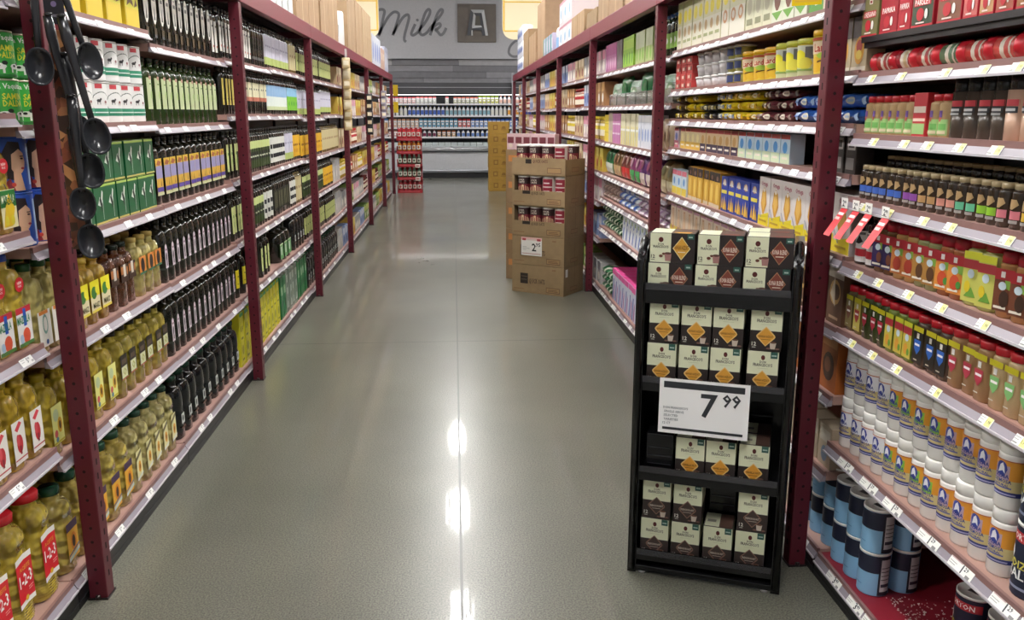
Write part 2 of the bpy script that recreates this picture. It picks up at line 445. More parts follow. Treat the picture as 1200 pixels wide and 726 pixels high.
# ------------------------------------------------------------------ product kinds
def norm(items, lw, z0, z1):   # label drawn in u -1..1, v 0..1 -> metres
    out = []; H = z1-z0
    for it in items:
        t = it[0]
        if t == 'r': out.append(('r', it[1]*lw, z0+it[2]*H, it[3]*lw, z0+it[4]*H, *it[5:]))
        elif t == 'e': out.append(('e', it[1]*lw, z0+it[2]*H, it[3]*lw, it[4]*H, *it[5:]))
        elif t == 'p': out.append(('p', [(u*lw, z0+v*H) for u, v in it[1]], it[2]))
        else: out.append(('t', it[1], it[2]*lw, z0+it[3]*H, it[4]*H, it[5], *( [it[6]*lw] if len(it) > 6 else [])))
    return out
def bottle(name, w, h, body, cap, label=None, lz=(.12, .55), lw=.9, sh=.66, nr=.42, ch=.08, sq=2, dep=1, seg=16, ribs=0, cat='bottle', handle=None, capw=1.12, waist=0, extra=None):
    r = w/2; neck = r*nr*1.2
    pr = [(r*.86, 0, sq), (r, .02*h, sq)]
    if ribs:
        for i in range(ribs):
            a = .04+(lz[0]-.05)*i/ribs if lz[0] > .16 else .04
            pr += [(r*.965, (a+.012)*h, sq), (r, (a+.025)*h, sq)]
    if waist: pr += [(r, lz[1]*h, sq), (r*(1-waist), (lz[1]+.05)*h, sq), (r*(1-waist*.2), (lz[1]+.12)*h, sq)]
    e = 1-ch; sd = (e-sh)*.72
    for q in range(6):
        t = q/5*PI/2; n_ = sq if q < 3 else 2+(sq-2)*(5-q)/4
        pr.append((neck*1.06+(r-neck*1.06)*math.cos(t)**.8, (sh+sd*math.sin(t)**.9)*h, max(2, n_)))
    pr += [(neck, (sh+sd+(e-sh-sd)*.5)*h, 2), (neck, (e+.01)*h, 2)]
    B = MB().lathe(pr, body, seg, sy=dep, cap1=False)
    if extra: extra(B)
    cr = neck*capw
    C = MB().lathe([(cr, e*h), (cr, (1-.012)*h), (cr*.9, h)], cap, max(10, seg-4))
    if handle: C.tube([(-r*.45, 0, (e-.02)*h), (-r*.55, 0, (e+.06)*h), (0, 0, (e+.085)*h), (r*.55, 0, (e+.06)*h), (r*.45, 0, (e-.02)*h)], .006, cap, 6)
    parts = [('body', B), ('cap', C)]
    if label:
        L = MB(); its = norm(label, r*lw, lz[0]*h, lz[1]*h)
        if sq > 2.4: L.decal(its, front(-r*dep*1.0-.0004), step=.0003)
        elif dep < 1: L.decal(its, lambda u, v, o: (u, -(r*dep+o+.0006)*math.sqrt(max(.05, 1-(u/r)**2)), v), step=.0005, sub=8)
        else: L.decal(its, lambda u, v, o: ((r+o+.0004)*math.sin(u/r), -(r+o+.0004)*math.cos(u/r), v), step=.0004, sub=8)
        parts.append(('label', L))
    return P(name, cat, parts, w, w*dep, h)
def carton(name, w, d, h, base, fr=(), sd=(), top=None, cat='box', b=.002, flat=False):
    B = MB().box(-w/2, w/2, -d/2, d/2, 0, h, base, b)
    if fr: B.decal(norm(fr, w/2*.985, .002, h-.002), front(-d/2-.0002))
    if sd:
        B.decal(norm(sd, d/2*.98, .002, h-.002), sideR(w/2+.0002)); B.decal(norm(sd, d/2*.98, .002, h-.002), sideL(-w/2-.0002))
    if top: B.decal([('r', -w/2*.98, -d/2*.98, w/2*.98, d/2*.98, top)], topz(h+.0002))
    return P(name, cat, [('box', B)], w, d, h)
def can(name, w, h, base, label, lid='m:b9b9b4', lidh=.006, seg=20, cat='can', wrapw=1.4, rim=True):
    r = w/2
    B = MB().lathe([(r*.97, 0), (r, .004), (r, h-lidh)], base, seg)
    if label: B.decal(norm(label, r*wrapw, .004, h-lidh-.002), wrap(r), step=.0002, sub=20)
    C = MB().lathe([(r*1.015, h-lidh), (r*1.015, h-.001), (r*.95, h), (r*.93, h-.002)], lid, seg)
    return P(name, cat, [('body', B), ('lid', C)], w*1.02, w*1.02, h)
def bag(name, w, d, h, base, label=(), cat='bag', seg=12, fold=True, film='f'):
    # soft upright or lying pack: cross-section swells in the middle and closes to flat seams
    vs = []; fs = []; rows = 8
    for i in range(rows+1):
        t = i/rows; sw = math.sin(PI*t)**.45; dd = d/2*(.08+.92*sw); ww = w/2*(.93+.07*sw)
        for j in range(seg):
            a = 2*PI*(j+.5)/seg; c, s_ = math.cos(a), math.sin(a); n = 3
            k = (abs(c)**n+abs(s_)**n)**(-1/n)
            vs.append((ww*k*c, dd*k*s_*(1+.04*math.sin(5*a+9*t)), h*t))
    for i in range(rows):
        for j in range(seg):
            a = i*seg+j; b = i*seg+(j+1) % seg; fs.append((a, b, b+seg, a+seg))
    fs += [tuple(range(seg-1, -1, -1)), tuple(range(rows*seg, rows*seg+seg))]
    B = MB().add(vs, fs, base, True)
    def mp(u, v, o):
        t = min(max(v/h, .02), .98); sw = math.sin(PI*t)**.45; dd = d/2*(.08+.92*sw)
        k = min(1, abs(u)/(w/2*.96))
        return (u, -(dd*(1-k**3)**(1/3) if k < .97 else 0)*1.04-.002-o, v)
    its = []
    for it in norm(label, w/2*.82, 0, h):
        if it[0] == 'r':   # cut tall panels so that they follow the swell
            n = max(1, int((it[4]-it[2])/(h/6)))
            for q in range(n): its.append(('r', it[1], it[2]+(it[4]-it[2])*q/n, it[3], it[2]+(it[4]-it[2])*(q+1)/n, it[5]))
        else: its.append(it)
    if its:
        for grp in its: B.decal([grp], mp, step=.0006*(1+its.index(grp)*.4), sub=6)
    return P(name, cat, [('bag', B)], w, d, h)
def sack(name, w, d, h, base, marks=(), cat='bag', fr=()):
    # pillow pack lying flat: w along the shelf, d deep, h thick
    vs = []; fs = []; nx, ny = 12, 6
    def sw(x, y): return ((1-abs(x)**9)*(1-abs(y)**4))**.55*(.9+.1*math.sin(7*x+3*y)+.06*math.sin(13*x-5*y))
    for top in (1, -1):
        for i in range(nx+1):
            for j in range(ny+1):
                x = -1+2*i/nx; y = -1+2*j/ny
                vs.append((x*w/2*(1-.04*abs(y)), y*d/2*(1-.04*abs(x)), h/2+top*h/2*sw(x, y)))
    q = (nx+1)*(ny+1)
    for t in (0, 1):
        for i in range(nx):
            for j in range(ny):
                a = t*q+i*(ny+1)+j
                fs.append((a, a+ny+1, a+ny+2, a+1) if t == 0 else (a, a+1, a+ny+2, a+ny+1))
    B = MB().add(vs, fs, base, True)
    for u0, u1, c in marks:   # printed bands that wrap the pack
        o = len(B.v); n = 12; vv = []
        for i in range(4):
            x = u0+(u1-u0)*i/3
            for k in range(n+1):
                a = PI*k/n; y = math.cos(a)*.98
                vv.append((x*w/2, y*d/2*1.02, h/2+h/2*sw(x, y)*1.05+.0015))
            for k in range(n+1):
                a = PI*k/n; y = -math.cos(a)*.98
                vv.append((x*w/2, y*d/2*1.02, h/2-h/2*sw(x, y)*1.05-.0005))
        m_ = 2*(n+1)
        B.add(vv, [(i*m_+k, i*m_+k+1, (i+1)*m_+k+1, (i+1)*m_+k) for i in range(3) for k in range(m_-1)], c, True)
    def mp(u, v, o):
        t = min(.97, abs(v-h/2)/(h/2)); return (u, -d/2*(1-t**(1/.55))**.25*(1-abs(2*u/w)**9)**.3-.0025-o, v)
    if fr: B.decal(norm(fr, w/2*.93, 0, h), mp, step=.0006, sub=6)
    return P(name, cat, [('bag', B)], w, d, h*1.06)

OIL = 'o:f2d24a'; OIL2 = 'o:f4e48c'; BLK = 'k:191c15'
TX = 't'
mazola = bottle('corn_oil_bottle', .098, .285, OIL, 'g:c9a21c', [('r', -1, 0, 1, 1, 'e9e2b0'), ('r', -1, .55, 1, .98, '2f7d3a'), ('t', 'MAZOLA', 0, .76, .2, 'f4f1d8', 1.7), ('p', [(-.9, .05), (.2, .05), (.75, .5), (.1, .9), (-.4, .6)], 'e6c32c'), ('e', -.45, .2, .25, .13, 'e2d03a'), ('e', .3, .2, .25, .13, 'e2d03a'), ('t', 'MAZOLA', .1, .7, .17, '1f6a30', 1.5)], lz=(.06, .45), sq=2.6, ribs=0, nr=.3, waist=.08, ch=.07)
mazola_b = bottle('canola_oil_bottle', .098, .285, OIL, 'g:2346a8', [('r', -1, 0, 1, 1, 'e8e6e2'), ('r', -1, .84, 1, 1, 'c22f38'), ('r', -.1, .5, .3, .95, '2a55b5'), ('t', 'MAZOLA', -.1, .68, .2, '1f7a46', 1.7), ('e', .1, .25, .5, .2, 'd5563a'), ('r', -1, 0, 1, .09, '4a7a3a'), ('e', -.6, .2, .25, .12, 'a8c0d8')], lz=(.04, .45), sq=2.6, nr=.3, waist=.1, ch=.07)
for q in (mazola, mazola_b):
    pass
neck = MB().decal([('e', 0, .195, .026, .022, 'd3262f'), ('t', 'NEW', 0, .2, .008, 'f5e6e0', .04), ('t', 'PACK', 0, .19, .006, 'f5e6e0', .04)], lambda u, v, o: (u, -.0485-o, v))
for q in (mazola, mazola_b): q.parts.append(('neck_tag', neck.mesh('neck_tag')))
clear_g = bottle('cooking_oil_bottle', .092, .285, OIL2, 'g:2d5f38', [('r', -1, 0, 1, 1, 'eceadf'), ('e', .05, .62, .42, .28, '7fa89a'), ('e', .05, .62, .3, .2, 'eceadf'), ('r', -.8, .9, .6, 1, 'e08a3a'), ('e', .1, .12, .2, .07, '4a6aa8')], lz=(.08, .48), sq=2.6, nr=.36, waist=.06)
gold_y = bottle('small_oil_bottle', .088, .235, 'o:e2b83a', 'g:caa83a', [('r', -1, 0, 1, 1, 'e5d9ae'), ('r', -1, .5, 1, 1, 'e9de22'), ('e', -.2, .62, .6, .2, '3c7a34'), ('e', .45, .7, .4, .14, 'f0e63a'), ('t', 'MAIZ', .05, .22, .16, '5a5a3a', 1.4), ('r', -1, 0, 1, .08, 'e5d24a')], lz=(.18, .66), sq=2.6, nr=.4)
brown_b = bottle('syrup_bottle', .082, .24, 'o:7a4420', 'g:1e2a24', [('r', -1, 0, 1, 1, '3a2416'), ('r', -.3, .3, .35, 1, 'd8d0c4'), ('r', -1, .45, -.35, .9, 'b0703a'), ('e', .7, .6, .25, .25, 'a86a34')], lz=(.4, .68), sq=2.6, nr=.4)
seed_b = bottle('sesame_oil_bottle', .085, .24, OIL2, 'g:b9a05a', [('r', -1, 0, 1, 1, 'd8863a'), ('e', 0, .5, .55, .42, '2c2018'), ('r', -1, 0, 1, .12, '2f6a4a')], lz=(.38, .68), sq=2.6, nr=.4)
redlab = bottle('vegetable_oil_bottle', .1, .27, 'o:f0ca3c', 'g:b8a22a', [('r', -1, 0, 1, 1, 'efece4'), ('p', [(-.6, .82), (.2, .97), (.6, .9), (-.2, .74)], 'd9454f'), ('e', 0, .45, .48, .22, 'c2333a'), ('e', -.25, .55, .25, .14, 'd4525a'), ('r', -.1, .2, .15, .4, '8a2a34'), ('r', -1, .1, 1, .13, 'b83a40')], lz=(.08, .56), lw=.72, sq=3, nr=.4, ribs=0)
yellab = bottle('sunflower_oil_bottle', .1, .27, 'o:f2d448', 'g:c8b22a', [('r', -1, 0, 1, 1, 'eae88a'), ('r', -1, .02, 1, .07, 'c8b820'), ('e', .35, .45, .45, .2, 'e0b026'), ('e', .35, .45, .2, .11, '6a4420'), ('e', -.5, .28, .3, .1, 'd2605a'), ('e', -.3, .75, .5, .16, 'c2d0a0'), ('e', -.45, .13, .25, .07, '5a8a9a')], lz=(.14, .62), lw=.74, sq=2.6, nr=.34)
darklab = bottle('olive_blend_bottle', .088, .265, 'o:e4cf56', 'g:1d1a14', [('r', -1, 0, 1, 1, '2b241a'), ('r', -.85, .05, .8, .52, 'd9dcb0'), ('t', 'O', 0, .3, .3, 'a8a840'), ('r', -.7, .62, .6, .82, '5a4a3a'), ('r', -1, 0, 1, .04, 'c2603a')], lz=(.28, .64), lw=.78, sq=2.6, nr=.34)
def jug_extra(B):
    for i in range(7): B.lathe([(.06, .01+.009*i, 3), (.0625, .0145+.009*i, 3), (.06, .019+.009*i, 3)], 'o:f4d652', 24, cap0=False, cap1=False)
jug = bottle('oil_jug', .122, .355, 'o:f4d652', 'g:d3242e', [('r', -1, 0, 1, 1, 'd81f2b'), ('p', [(-1, .93), (0, .97), (1, .93), (1, 1.06), (0, 1.1), (-1, 1.06)], 'f0ece6'), ('p', [(-1, -.04), (0, 0), (1, -.04), (1, .07), (0, .11), (-1, .07)], 'f0ece6'), ('t', '1-2-3', 0, .55, .26, 'f6f2ee', 1.6), ('t', 'ACEITE', 0, .8, .09, 'e8a03a', 1.5), ('e', -.1, .12, .22, .06, 'e8b428'), ('r', .2, .3, .8, .32, 'f0b0a8'), ('r', .2, .25, .7, .27, 'f0b0a8')], lz=(.2, .6), lw=.74, sq=3, seg=24, nr=.48, ch=.075, sh=.72, waist=.06, handle=True, extra=jug_extra, cat='oil jug', capw=1.25)
gjug = bottle('green_cap_jug', .118, .30, 'o:f4da68', 'g:1f4a36', [('r', -1, 0, 1, 1, 'e9b038'), ('r', -1, .78, 1, 1, '4a3350'), ('e', .1, .45, .55, .24, 'e08a24'), ('e', .1, .45, .3, .16, '4a2c18'), ('p', [(-1, .0), (1, .12), (1, .22), (-1, .1)], 'c8d8d0'), ('p', [(-1, .14), (1, .26), (1, .3), (-1, .18)], '3a6a9a')], lz=(.14, .58), lw=.66, sq=2.6, nr=.42, ch=.09, waist=.08, cat='oil jug')
tjug = bottle('tall_oil_bottle', .098, .30, 'o:f6e898', 'g:1d4434', [('r', -1, 0, 1, 1, 'e9e2a8'), ('p', [(-1, .8), (1, 1), (1, .86), (-1, .66)], '6a6240'), ('e', .05, .42, .5, .2, 'e0a02a'), ('e', .05, .42, .2, .09, '8a5a24'), ('p', [(-1, -.02), (1, .1), (1, .18), (-1, .06)], 'dfe6e0')], lz=(.16, .56), lw=.6, sq=2.6, nr=.4, ch=.08, waist=.08, cat='oil jug')
oval = bottle('black_oval_label_bottle', .088, .30, BLK, 'g:10120e', [('e', 0, .5, .86, .5, 'd9d7cc'), ('r', -.45, .62, .45, .72, '6a6a62'), ('p', [(-.3, .12), (.3, .12), (.05, .5)], '3a3a34'), ('r', -.3, .8, .3, .84, '8a8a80')], lz=(.3, .82), lw=.8, sq=2.6, sh=.72, nr=.38)
oval.parts.append(('emblem', MB().box(-.017, .017, -.0455, -.044, .035, .075, 'k:2a2d24', .001).mesh('emblem')))
slimw = bottle('slim_white_label_bottle', .062, .28, BLK, 'g:17181a', [('r', -1, 0, 1, 1, 'dcdad2'), ('r', -.6, .8, .6, .86, '5a5a58'), ('r', -.5, .15, .5, .22, 'b0584a')], lz=(.14, .72), lw=.62, nr=.4, sh=.74, seg=12)
green = bottle('green_olive_oil_bottle', .074, .285, 'k:2b3f1c', 'g:1d2a18', [('r', -1, 0, 1, 1, 'c2cda0'), ('r', -.5, .94, .5, 1.05, 'b08a78'), ('r', -.5, .78, .5, .82, '6a8a4a'), ('e', 0, .45, .4, .14, 'a2ba78')], lz=(.24, .7), lw=.72, nr=.34, sh=.68, seg=14)
slimy = bottle('slim_yellow_label_bottle', .058, .27, BLK, 'g:15160f', [('r', -1, 0, 1, 1, 'dbc766'), ('r', -.4, .2, .4, .26, '8a7030')], lz=(.2, .74), lw=.6, nr=.4, sh=.74, seg=12)
ypurp = bottle('yellow_purple_label_bottle', .082, .295, BLK, 'g:12130f', [('r', -1, 0, 1, 1, 'd9c88a'), ('r', -1, .78, 1, 1, 'd8b33c'), ('p', [(-.8, .84), (-.2, .96), (.9, .9), (.2, .8)], 'a05a3a'), ('r', -1, .46, 1, .8, '9a94bc'), ('r', -1, .22, 1, .46, 'd3a840'), ('p', [(.2, .25), (.45, .25), (.35, .42)], '4a3420'), ('r', -1, .1, 1, .22, '5a4696'), ('r', -1, 0, 1, .08, 'cdd0a0')], lz=(.14, .68), lw=.97, sq=3, sh=.7, nr=.34)
pinko = bottle('pink_arch_label_bottle', .078, .285, BLK, 'g:0e0f0d', [('p', [(-.6, 0), (.6, 0), (.6, .72), (.4, .92), (0, 1), (-.4, .92), (-.6, .72)], 'd9c9d4'), ('e', 0, .45, .3, .2, '3a3238'), ('r', -.2, .1, .2, .3, '5a4a52'), ('r', -.4, .72, .4, .8, '8a6a7c')], lz=(.24, .62), lw=.75, sq=2.7, sh=.66, nr=.34)
pinko.parts.append(('band', MB().lathe([(.0392, .062, 2.7), (.0397, .066, 2.7), (.0392, .07, 2.7)], 'k:3a3d38', 16, cap0=False, cap1=False).mesh('band')))
lime = bottle('slim_lime_label_bottle', .06, .275, BLK, 'g:14180f', [('r', -1, 0, 1, 1, 'ccd590'), ('r', -.5, .6, .5, .7, '5a7a3a'), ('e', 0, .35, .4, .12, '8aa050')], lz=(.16, .72), lw=.66, nr=.4, sh=.74, seg=12)
bjug = bottle('black_oil_jug', .10, .305, 'k:16191a', 'g:1a3a2c', [('r', -.75, .2, .6, 1, 'c8ccc8'), ('e', -.1, .6, .35, .25, '2a2c2c'), ('r', -1, -.15, .8, -.02, '6a4a3a')], lz=(.2, .4), lw=.62, sq=2.7, sh=.58, nr=.44, cat='oil jug', waist=.07)
bylw = bottle('yellow_label_black_bottle', .075, .27, BLK, 'g:101010', [('r', -1, 0, 1, 1, 'e0cf2c'), ('r', -.5, .6, .5, .68, '8a7a1a'), ('r', -.7, .2, .5, .26, 'a8981a')], lz=(.22, .62), lw=.8, sh=.66, nr=.4, seg=14)
def blk(nm, lab, w=.066, h=.275, lz=(.16, .68), body=BLK, cap='g:151515', lw=.78, **k): return bottle(nm, w, h, body, cap, lab, lz=lz, lw=lw, sh=.74, nr=.4, seg=12, **k)
b_cream = blk('cream_label_bottle', [('r', -1, 0, 1, 1, 'd8d3b2'), ('r', -1, 0, 1, .22, 'b8705a'), ('r', -.5, .6, .5, .7, '6a6a5a')], lz=(.3, .72))
b_blue = blk('blue_label_bottle', [('r', -1, 0, 1, 1, 'd8e2dc'), ('r', -1, .55, 1, 1, '8fb3d6'), ('r', -1, 0, 1, .15, 'c0cca0')], lz=(.12, .74), lw=.95)
b_bg = blk('blue_green_label_bottle', [('r', -1, 0, 1, 1, '7cc03c'), ('r', -1, .62, 1, 1, '8fc0e0'), ('e', 0, .3, .5, .12, '4a9a2a')], lz=(.12, .74), lw=.95)
b_lil = blk('lilac_label_bottle', [('r', -1, 0, 1, 1, 'c3c2d2'), ('r', -1, 0, 1, .25, 'a9b86c'), ('r', -.6, .6, .6, .66, '9a98b0')], lz=(.08, .8), lw=.98, w=.07)
b_grn = blk('green_band_bottle', [('r', -1, 0, 1, 1, '33421e'), ('r', -1, .72, 1, 1, 'c2cf8a'), ('r', -.7, .3, .7, .6, '20241c'), ('r', -.6, .4, .6, .46, 'b0b8a0')], lz=(.1, .72), lw=.95)
b_wht = blk('white_label_bottle', [('r', -1, 0, 1, 1, 'd3d4cc'), ('r', -.8, .55, .8, .72, '22242a'), ('r', -.8, .2, .8, .36, '22242a')], lz=(.1, .74), lw=.95)
b_ylw = blk('amber_label_bottle', [('r', -1, 0, 1, 1, 'd9a92e'), ('r', -.6, .5, .6, .6, '8a5a1a'), ('e', 0, .28, .4, .1, 'b8741e')], lz=(.1, .72), lw=.95)
b_bge = blk('beige_jar', [('r', -1, 0, 1, 1, 'c0b48a'), ('r', -.5, .5, .5, .6, '8a6a4a')], lz=(.1, .8), lw=.95, body='k:6a5a34')
b_big = bottle('green_label_jug', .13, .27, BLK, 'g:15201a', [('r', -1, 0, 1, 1, '5d9a5a'), ('r', -.5, .25, .1, .8, 'd9e0d4'), ('r', -1, .92, 1, 1, 'c8d8b0')], lz=(.1, .52), lw=.9, sh=.58, nr=.3, sq=2.5)
tin_y = carton('yellow_oil_tin', .095, .12, .33, 'g:c9c22e', [('r', -.85, .05, .85, .95, 'd4cc30'), ('t', 'OLIVA', 0, .7, .1, '6a6a1e', 1.5), ('r', -.5, .5, .5, .54, '7a7a20'), ('e', 0, .3, .5, .09, 'a09c28'), ('r', -.5, .1, .5, .14, '7a7a20'), ('r', -.85, .93, .85, 1, '4a9a5a')], top='4a8a52', cat='tin')
tin_g = carton('green_oil_tin', .095, .12, .32, 'g:1f6a3c', [('r', -.9, .04, .9, .96, '2a7344'), ('r', -.6, .55, .6, .75, '8fae8a'), ('e', 0, .35, .5, .1, '174a2c')], top='b8c0b8', cat='tin')
tin_s = carton('grey_oil_tin', .095, .12, .32, 'g:7f8c80', [('r', -.8, .1, .8, .9, '8d998c'), ('r', -.5, .6, .5, .72, '4a5a4e'), ('e', 0, .35, .5, .1, '5a6a5a')], top='b8c0b8', cat='tin')
def cow(cx, cv, s): return [('e', cx, cv, .16*s, .045*s, 'e8ece4'), ('e', cx+.12*s, cv+.05*s, .07*s, .03*s, '1a241c'), ('r', cx-.13*s, cv-.1*s, cx-.08*s, cv, 'e8ece4'), ('r', cx+.06*s, cv-.1*s, cx+.11*s, cv, 'e8ece4'), ('e', cx-.03*s, cv+.01*s, .05*s, .02*s, '1a241c')]
gcan = can('green_milk_can', .118, .135, 'g:3fae48', [('r', -1, 0, 1, 1, '3fae48'), ('t', 'La Vaquita', 0, .9, .12, 'f2f6ee', 1.1), ('t', 'SAMIN', .1, .66, .14, 'e3dc3a', .8), ('t', 'DALDA', .1, .5, .14, 'e3dc3a', .8), ('r', -1, 0, 1, .06, '2a7a36')] + cow(-.25, .24, 1.6) + cow(.35, .24, 1.4), lid='m:c6c6b0')
wcan = can('white_cow_can', .124, .15, 'g:e2e2e0', [('r', -1, 0, 1, 1, 'e3e3e1'), ('e', .05, .5, .6, .3, '5a6660'), ('e', .05, .5, .57, .275, 'e3e3e1'), ('r', -.6, .16, .75, .36, '2f8a6a'), ('r', -.3, .88, .1, 1, 'c2424a'), ('e', -.15, .56, .12, .04, '3a3a3c'), ('e', -.04, .6, .05, .03, '3a3a3c'), ('r', -.24, .46, -.21, .55, '3a3a3c'), ('r', -.1, .46, -.07, .55, '3a3a3c'), ('e', .26, .53, .09, .035, '8a5a5a'), ('r', .2, .45, .22, .52, '8a5a5a'), ('r', .3, .45, .32, .52, '8a5a5a'), ('r', -.4, .24, .5, .27, 'd8e8e0')], lid='m:cfcfcc', wrapw=1.2)
horn = carton('green_horn_tin', .105, .13, .145, 'g:1c5a34', [('r', -1, 0, 1, 1, '1d5c36'), ('r', -1, .94, 1, 1, 'a8c25a'), ('r', -1, 0, 1, .05, 'b8b060'), ('p', [(-.5, .5), (-.1, .7), (.1, .62), (.35, .86), (.5, .8), (.25, .5), (0, .44)], 'dfe6dc'), ('p', [(-.2, .62), (.05, .72), (.25, .5), (.1, .3)], '0c1c12'), ('r', .3, .1, .36, .6, 'c8d4c8')], top='9ab84a', cat='tin')
lady = can('blue_portrait_tin', .121, .165, 'g:2c57b8', [('r', -1, 0, 1, 1, '2c57b8'), ('r', .5, .1, .9, .9, '9ab8dc'), ('p', [(-.45, .25), (-.5, .72), (-.25, .95), (.15, .93), (.2, .75), (-.05, .5), (-.15, .2)], '261a1c'), ('p', [(-.22, .42), (-.18, .7), (.1, .8), (.28, .72), (.33, .55), (.28, .42), (.15, .34), (-.08, .3)], 'e0b494'), ('p', [(-.2, .0), (-.16, .4), (.1, .36), (.22, .0)], 'dcae8e'), ('e', .2, .615, .07, .018, '3a2620'), ('r', .12, .65, .28, .67, '2a1a18'), ('e', .2, .43, .08, .022, 'a83a3a'), ('p', [(-.8, 0), (-.3, .24), (-.15, 0)], '8a2a34'), ('e', -.2, .12, .08, .04, 'd04a3a')], lid='g:3a62c0', wrapw=1.3, cat='tin')
ycart = carton('yellow_carton', .15, .16, .26, 'g:d6bd30', [('r', -1, 0, 1, .3, 'dabf30'), ('r', -1, .3, 1, 1, 'd8cf3a'), ('e', -.5, .5, .3, .1, '7a9a2a'), ('e', .1, .45, .4, .12, 'e8e05a'), ('e', .6, .55, .3, .1, '6a8a2a'), ('e', -.2, .7, .4, .12, '8aa83a'), ('p', [(-.8, .32), (-.3, .38), (.2, .33), (.1, .42), (-.6, .44)], '6a4a20'), ('p', [(.3, .32), (.8, .36), (.6, .45)], '6a4a20'), ('r', -.98, .0, -.95, .3, 'b89a14')])
# ---- left side
def Lr(sec, k, *a, **kw):
    z, wh = lev(-1, sec, k); run(-1, z, a[0], a[1], wh, *a[2:], **kw)
Lr(0, 5, ycart, 'yellow carton at the rack end', 2.0, 2.62, n=3)
Lr(1, 5, ycart, 'yellow carton with leafy print', 2.72, 3.86, n=6)
Lr(1, 4, gcan, 'green can with white cows', 2.675, 2.93, n=2, stack=2, turn=.5)
Lr(1, 4, wcan, 'white can with green band', 2.96, 3.865, n=7, stack=2, turn=.45)
Lr(1, 3, lady, 'blue tin with painted lady', 2.675, 2.93, n=2, stack=2, turn=.6)
Lr(1, 3, horn, 'dark green tin with horn', 2.97, 3.865, n=8, stack=2)
Lr(0, 4, brown_b, 'brown bottle on the shelf end', 2.2, 2.6, n=4)
Lr(0, 3, mazola, 'corn oil bottle with yellow label', 2.13, 2.655, n=5)
Lr(0, 2, mazola_b, 'oil bottle with red neck tag', 2.13, 2.655, n=5, rows=2)
Lr(0, 1, redlab, 'oil bottle with red berry label', 2.01, 2.65, n=6, rows=2)
Lr(0, 0, jug, 'red capped oil jug', 1.9, 2.655, n=5, rows=2)
Lr(1, 2, clear_g, 'green capped clear oil bottle', 2.675, 2.97, n=3, rows=2)
Lr(1, 2, gold_y, 'gold bottle with yellow label', 2.98, 3.27, n=3, rows=2)
Lr(1, 2, brown_b, 'dark brown syrup bottle', 3.28, 3.55, n=3, rows=2)
Lr(1, 2, seed_b, 'bottle with orange sesame label', 3.56, 3.865, n=3, rows=2)
Lr(1, 1, yellab, 'oil bottle with lemon sunflower label', 2.675, 3.25, n=5, rows=2)
Lr(1, 1, darklab, 'oil bottle with square green label', 3.27, 3.865, n=6, rows=2)
Lr(1, 0, gjug, 'green capped sunflower jug', 2.675, 3.31, n=5, rows=2)
Lr(1, 0, tjug, 'tall pale oil jug', 3.32, 3.865, n=5, rows=2)
Lr(2, 5, oval, 'black bottle with white oval label', 3.89, 4.94, n=11)
Lr(3, 5, slimw, 'slim bottle with tall white label', 5.10, 5.90, n=11)
Lr(2, 5, slimw, 'white label bottle before the post', 4.95, 5.085, n=2)
Lr(2, 4, green, 'green bottle with pale green label', 3.88, 5.0, n=13)
Lr(3, 4, slimy, 'slim bottle with yellow label', 5.10, 5.50, n=6)
Lr(2, 3, ypurp, 'black bottle with yellow purple label', 3.88, 5.03, n=12)
Lr(2, 2, pinko, 'black bottle with pink arch label', 3.88, 5.08, n=14, rows=2)
Lr(3, 2, lime, 'slim bottle with lime label', 5.10, 5.45, n=5)
Lr(2, 1, pinko, 'black bottle with pink arch label', 3.88, 5.08, n=14, rows=2)
Lr(3, 1, bylw, 'black bottle with yellow label', 5.10, 5.68, n=4, skip=(2,))
Lr(2, 0, bjug, 'black jug with green cap', 3.88, 5.08, n=10, rows=2)
Lr(3, 0, tin_y, 'yellow oil tin', 5.10, 6.29, n=11)
Lr(3, 1, lime, 'stray lime label bottle', 5.78, 6.1, n=3)
Lr(3, 5, blk('black_slim_bottle', [('r', -1, .0, 1, .12, '5a5a58')]), 'plain black slim bottle', 5.92, 6.29, n=5)
Lr(4, 5, b_lil, 'bottle with lilac green label', 6.32, 7.2, n=12)
Lr(4, 5, b_bge, 'beige jar by the post', 7.22, 7.5, n=3)
Lr(3, 4, b_cream, 'bottle with cream orange label', 5.52, 6.29, n=11)
Lr(4, 4, b_blue, 'bottle with blue white label', 6.31, 7.05, n=11)
Lr(4, 4, b_bg, 'bottle with bright green label', 7.06, 7.5, n=5)
Lr(3, 3, lime, 'slim bottle with lime label', 5.10, 5.35, n=3)
Lr(3, 3, b_grn, 'dark bottle with green band', 5.38, 6.29, n=13)
Lr(4, 3, b_wht, 'bottle with black white label', 6.32, 6.85, n=7)
Lr(4, 3, b_lil, 'bottle with lilac label', 6.87, 7.2, n=4)
Lr(4, 3, b_ylw, 'bottle with amber label', 7.21, 7.5, n=4)
Lr(3, 2, b_grn, 'dark bottle with green band', 5.47, 6.0, n=7)
Lr(3, 2, b_wht, 'bottle in white sleeve', 6.02, 6.29, n=3)
Lr(4, 2, blk('red_speck_bottle', [('r', -1, .0, 1, 1, '2a2a22'), ('r', -.3, .1, .3, .9, '7a7a5a')]), 'black bottle with olive stripe', 6.32, 6.95, n=9)
Lr(4, 2, b_wht, 'white sleeved bottle past dark ones', 6.97, 7.2, n=3)
Lr(4, 2, b_bge, 'beige jar', 7.21, 7.5, n=3)
Lr(4, 1, b_big, 'wide jug with green label', 6.4, 6.85, n=3)
Lr(4, 1, bjug, 'black jug', 7.0, 7.5, n=4)
Lr(4, 0, tin_g, 'green oil tin', 6.32, 6.55, n=2)
Lr(4, 0, tin_s, 'grey oil tin', 6.56, 7.02, n=4)
Lr(4, 0, tin_g, 'dark green oil tin', 7.04, 7.5, n=4)
